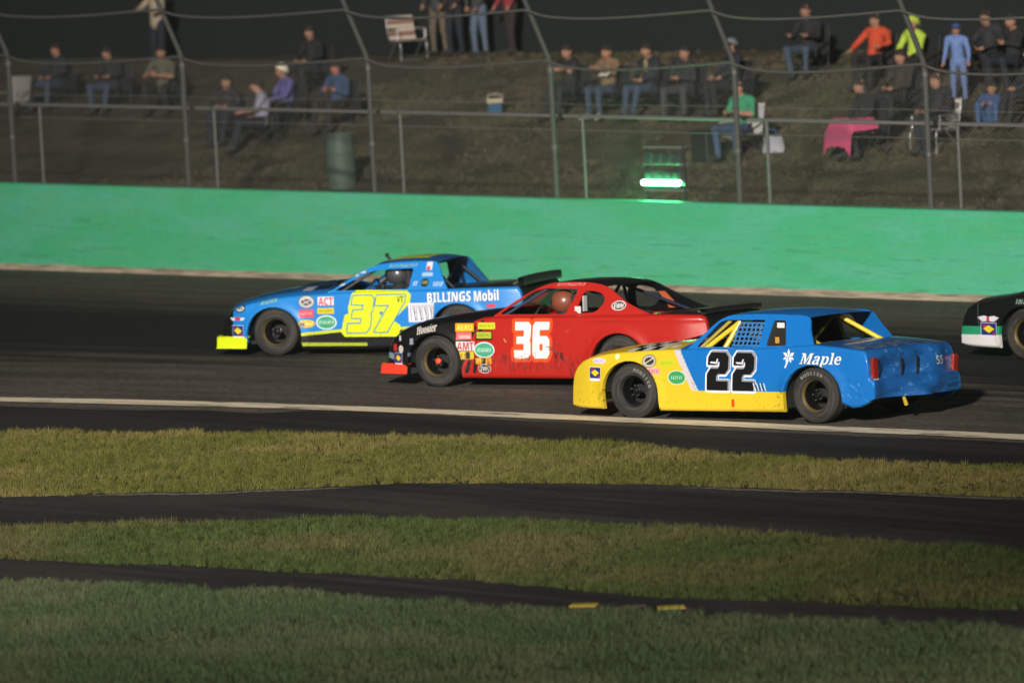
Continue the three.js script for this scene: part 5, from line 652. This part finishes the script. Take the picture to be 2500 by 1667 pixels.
lawnChair('lawn chair with white and grey webbing under the spectator in black', at(7.0, -99.12, -0.01), FACE + 0.1, [0.6, 0.54, 0.46], [0.16, 0.15, 0.14]);
lawnChair('empty lawn chair with cream striped webbing at the top of the bank', at(-1.7, -118.0, 0), FACE + 1.25, [0.66, 0.52, 0.42], [0.3, 0.16, 0.12]);
campChair('empty pale grey folding chair at the far left', at(-9.5, -119.9), FACE + 0.3, [0.26, 0.24, 0.22]);
{
  const pk = thing('lap_blanket', 'bright pink blanket spread over the knees of the hooded spectator', 'blanket', at(5.94, -99.73), FACE - 0.2);
  part('cloth', gridGeo(17, 13, (i, j) => { const u = i / 16 - 0.5, v = j / 12, y = v < 0.55 ? 0.62 - 0.04 * Math.cos(u * 9) : 0.6 - (v - 0.55) * 0.9, z = v < 0.55 ? 0.02 + v * 0.95 : 0.55 + (v - 0.55) * 0.12; return [u * 0.8, y + 0.06 * (0.25 - u * u) - Math.pow(Math.abs(u) * 2, 4) * 0.16 + 0.015 * Math.sin(u * 30 + v * 6), z]; }), mat(0.55, 0.07, 0.17, { roughness: 0.95 }), pk);
  const pp = thing('paper_sheet', 'white paper held by the spectator in brown tan jacket', 'paper', [1.87, onHill(1.93, -107.72) + 0.8, -107.5], FACE); part('sheet', bx(0.24, 0.004, 0.15, 0, 0, 0).rotateX(0.9), mat(0.62, 0.58, 0.52), pp);
  const sc = thing('scarf', 'tan scarf round the neck of the spectator in navy', 'scarf', [2.63, onHill(2.63, -107.12), -107.12], FACE); part('wrap', [new THREE.TorusGeometry(0.075, 0.032, 8, 18).rotateX(Math.PI / 2 - 0.15).translate(0, 1.02, -0.04), bx(0.08, 0.2, 0.03, 0.03, 0.9, 0.09, 0.012)], mat(0.3, 0.23, 0.1, { roughness: 0.95 }), sc);
  const bl = thing('trash_barrel', 'pale green plastic barrel standing behind the wall', 'barrel', at(-2.8, -106.35, -0.02)); const gm = mat(0.07, 0.105, 0.08, { roughness: 0.6 });
  part('drum', new THREE.LatheGeometry([[0, 0.0], [0.23, 0.0], [0.25, 0.03], [0.255, 0.3], [0.27, 0.32], [0.27, 0.35], [0.255, 0.37], [0.255, 0.62], [0.27, 0.64], [0.27, 0.67], [0.255, 0.69], [0.25, 0.93], [0.235, 0.96]].map(p => new THREE.Vector2(...p)), 32), gm, bl); part('rim', new THREE.TorusGeometry(0.245, 0.016, 8, 32).rotateX(Math.PI / 2).translate(0, 0.955, 0), gm, bl);
  const cb = thing('drink_cooler', 'small blue cooler with cream lid alone on the grass', 'cooler', at(-0.08, -110.17)); part('tub', new RoundedBoxGeometry(0.26, 0.22, 0.22, 2, 0.03).translate(0, 0.12, 0), mat(0.02, 0.09, 0.17), cb); const lid = part('lid', new RoundedBoxGeometry(0.29, 0.09, 0.25, 2, 0.025).translate(0, 0.27, 0), mat(0.5, 0.42, 0.28), cb); part('handle', tube([[-0.14, 0.24, 0], [-0.12, 0.37, 0], [0.12, 0.37, 0], [0.14, 0.24, 0]], 0.01), lid.material, lid);
  const bn = thing('storage_bin', 'black lidded bin on the grass beside the green shirt', 'bin', at(3.4, -102.2), FACE); part('bin_body', new RoundedBoxGeometry(0.4, 0.48, 0.34, 2, 0.03).translate(0, 0.24, 0), dark3(), bn); part('bin_lid', new RoundedBoxGeometry(0.44, 0.05, 0.38, 2, 0.015).translate(0, 0.505, 0), dark3(), bn);
  const bg = thing('tote_bag', 'white and blue bag on the grass right of the green shirt', 'bag', at(4.5, -101.7), FACE + 0.4); part('bag_body', gridGeo(13, 9, (i, j) => { const t = i / 12 * 6.2832, v = j / 8, r = (0.2 - 0.03 * v) * (1 + 0.06 * Math.sin(t * 3 + v * 4)); return [Math.cos(t) * r, 0.26 * v * (1 + 0.05 * Math.sin(t * 2)), Math.sin(t) * r * 0.6]; }), mat(0.38, 0.38, 0.42), bg); part('bag_handle', tube([[-0.1, 0.25, 0.08], [-0.06, 0.38, 0.06], [0.06, 0.38, 0.06], [0.1, 0.25, 0.08]], 0.01), mat(0.05, 0.1, 0.25), bg);
}
function dark3() { return mat(0.012, 0.016, 0.015, { roughness: 0.6 }); }
// drivers: heading is -x in car space
function driver(c, label, q) { c.car.updateMatrixWorld(); const w = V(1.66 - MID, 0.2, 0.4).applyMatrix4(c.car.matrixWorld); person(label, 'driver', w.toArray(), c.car.rotation.y - Math.PI / 2, { ...q, cell: 0.02 }, 'drivers in the cars'); }
driver(car37, 'driver in dark helmet inside the number 37 car', { top: [0.03, 0.03, 0.035], leg: dark, skin: [0.03, 0.03, 0.03], helmet: [0.05, 0.055, 0.06] });
driver(car36, 'driver in brown red helmet and lime gloves inside the number 36 car', { top: [0.03, 0.03, 0.04], leg: dark, skin: [0.38, 0.5, 0.04], helmet: [0.22, 0.06, 0.03] });
driver(car22, 'driver behind the blue window net of the number 22 car', { top: [0.04, 0.05, 0.09], leg: dark, skin: [0.03, 0.03, 0.03], helmet: [0.3, 0.3, 0.32] });
driver(carB, 'driver inside the black and green car at the right edge', { top: dark, leg: dark, skin: [0.03, 0.03, 0.03], helmet: [0.2, 0.2, 0.2] });

// ---------------------------------------------------------------- green track signal behind the wall
{
  const g = thing('track_signal', 'track signal rack with a lit green lamp row, standing just behind the wall', 'signal light', wp(2.56, 1.0, 0.2), Math.atan2(-N.x, -N.z)), fm = mat(0.03, 0.034, 0.032, { roughness: 0.5 });
  for (const x of [-0.42, 0.42]) part('upright', bx(0.04, 1.95, 0.04, x, 0.975, 0), fm, g);
  for (const y of [1.02, 1.24, 1.64, 1.9]) part('shelf_rail', bx(0.88, 0.03, 0.12, 0, y, 0, 0.006), mat(0.16, 0.17, 0.165, { roughness: 0.5 }), g);
  for (let r = 0; r < 2; r++) for (let i = 0; i < 4; i++) { const p = part('lamp_housing', bx(0.19, 0.19, 0.14, -0.31 + i * 0.207, 1.45 + r * 0.28 - 0.0, 0, 0.02), fm, g); part('lens', new THREE.CylinderGeometry(0.075, 0.075, 0.02, 20).rotateX(Math.PI / 2).translate(-0.31 + i * 0.207, 1.45 + r * 0.28, 0.078), mat(0.03, 0.05, 0.045, { roughness: 0.2 }), p); }
  const glow = new THREE.MeshStandardMaterial({ color: 0x000000, emissive: col(0.45, 1, 0.68), emissiveIntensity: 14 });
  for (let i = 0; i < 4; i++) { const p = part('lit_lamp', new THREE.CapsuleGeometry(0.042, 0.17, 6, 12).rotateZ(Math.PI / 2).translate(-0.315 + i * 0.21, 1.36, 0.1), glow, g); part('reflector', bx(0.2, 0.03, 0.1, -0.315 + i * 0.21, 1.295, 0.05), fm, p);
    const l = new THREE.PointLight(col(0.05, 1, 0.28), 1.8, 0, 2); l.position.set(-0.315 + i * 0.21, 1.36, 0.1); l.castShadow = true; l.shadow.radius = 1.5; g.add(l); }
}
// ---------------------------------------------------------------- floodlight masts outside the frame
for (const [x, z, h, ax, az, cd, half, n, where] of MASTS) {
  const g = thing('floodlight_mast', `tall floodlight mast ${where}`, 'floodlight', [x, 0, z], Math.atan2(ax - x, az - z), 'floodlight masts round the infield');
  part('mast_pole', new THREE.CylinderGeometry(0.12, 0.24, h, 16).translate(0, h / 2, 0), galv, g); part('cross_arm', bx(n * 1.2 + 0.4, 0.14, 0.14, 0, h - 0.1, 0), galv, g);
  const glow = new THREE.MeshStandardMaterial({ color: 0x000000, emissive: col(1, 0.9, 0.74), emissiveIntensity: 6 }), tilt = Math.atan2(h, Math.hypot(ax - x, az - z));
  for (let i = 0; i < n; i++) {
    const lx = (i - (n - 1) / 2) * 1.3, hd = new THREE.Group(); hd.name = 'lamp_head'; hd.position.set(lx, h + 0.3, 0.15); hd.rotation.x = tilt; g.add(hd);
    part('housing', new THREE.LatheGeometry([[0.05, -0.35], [0.16, -0.33], [0.34, -0.05], [0.36, 0]].map(p => new THREE.Vector2(...p)), 24).rotateX(Math.PI / 2), galv, hd); part('lamp_lens', new THREE.CircleGeometry(0.33, 24).translate(0, 0, -0.02), glow, hd);
    const l = new THREE.SpotLight(col(1, 0.95, 0.88), cd, 0, half * DEG, 1, 2); l.position.set(lx, h + 0.3, 0.15).add(V(0, -Math.sin(tilt) * 0.06, Math.cos(tilt) * 0.06)); l.castShadow = true; l.shadow.radius = 70; l.shadow.mapSize.set(2048, 2048);
    g.add(l); l.target.position.set(lx, 0, Math.hypot(ax - x, az - z)); g.add(l.target);
  }
}
// thin haze added to lift the dark tones and spread the lamp glow
scene.fog = new THREE.FogExp2(col(0.8, 0.9, 0.86), 0.00028);
scene.updateMatrixWorld(true);
renderer.render(scene, camera);
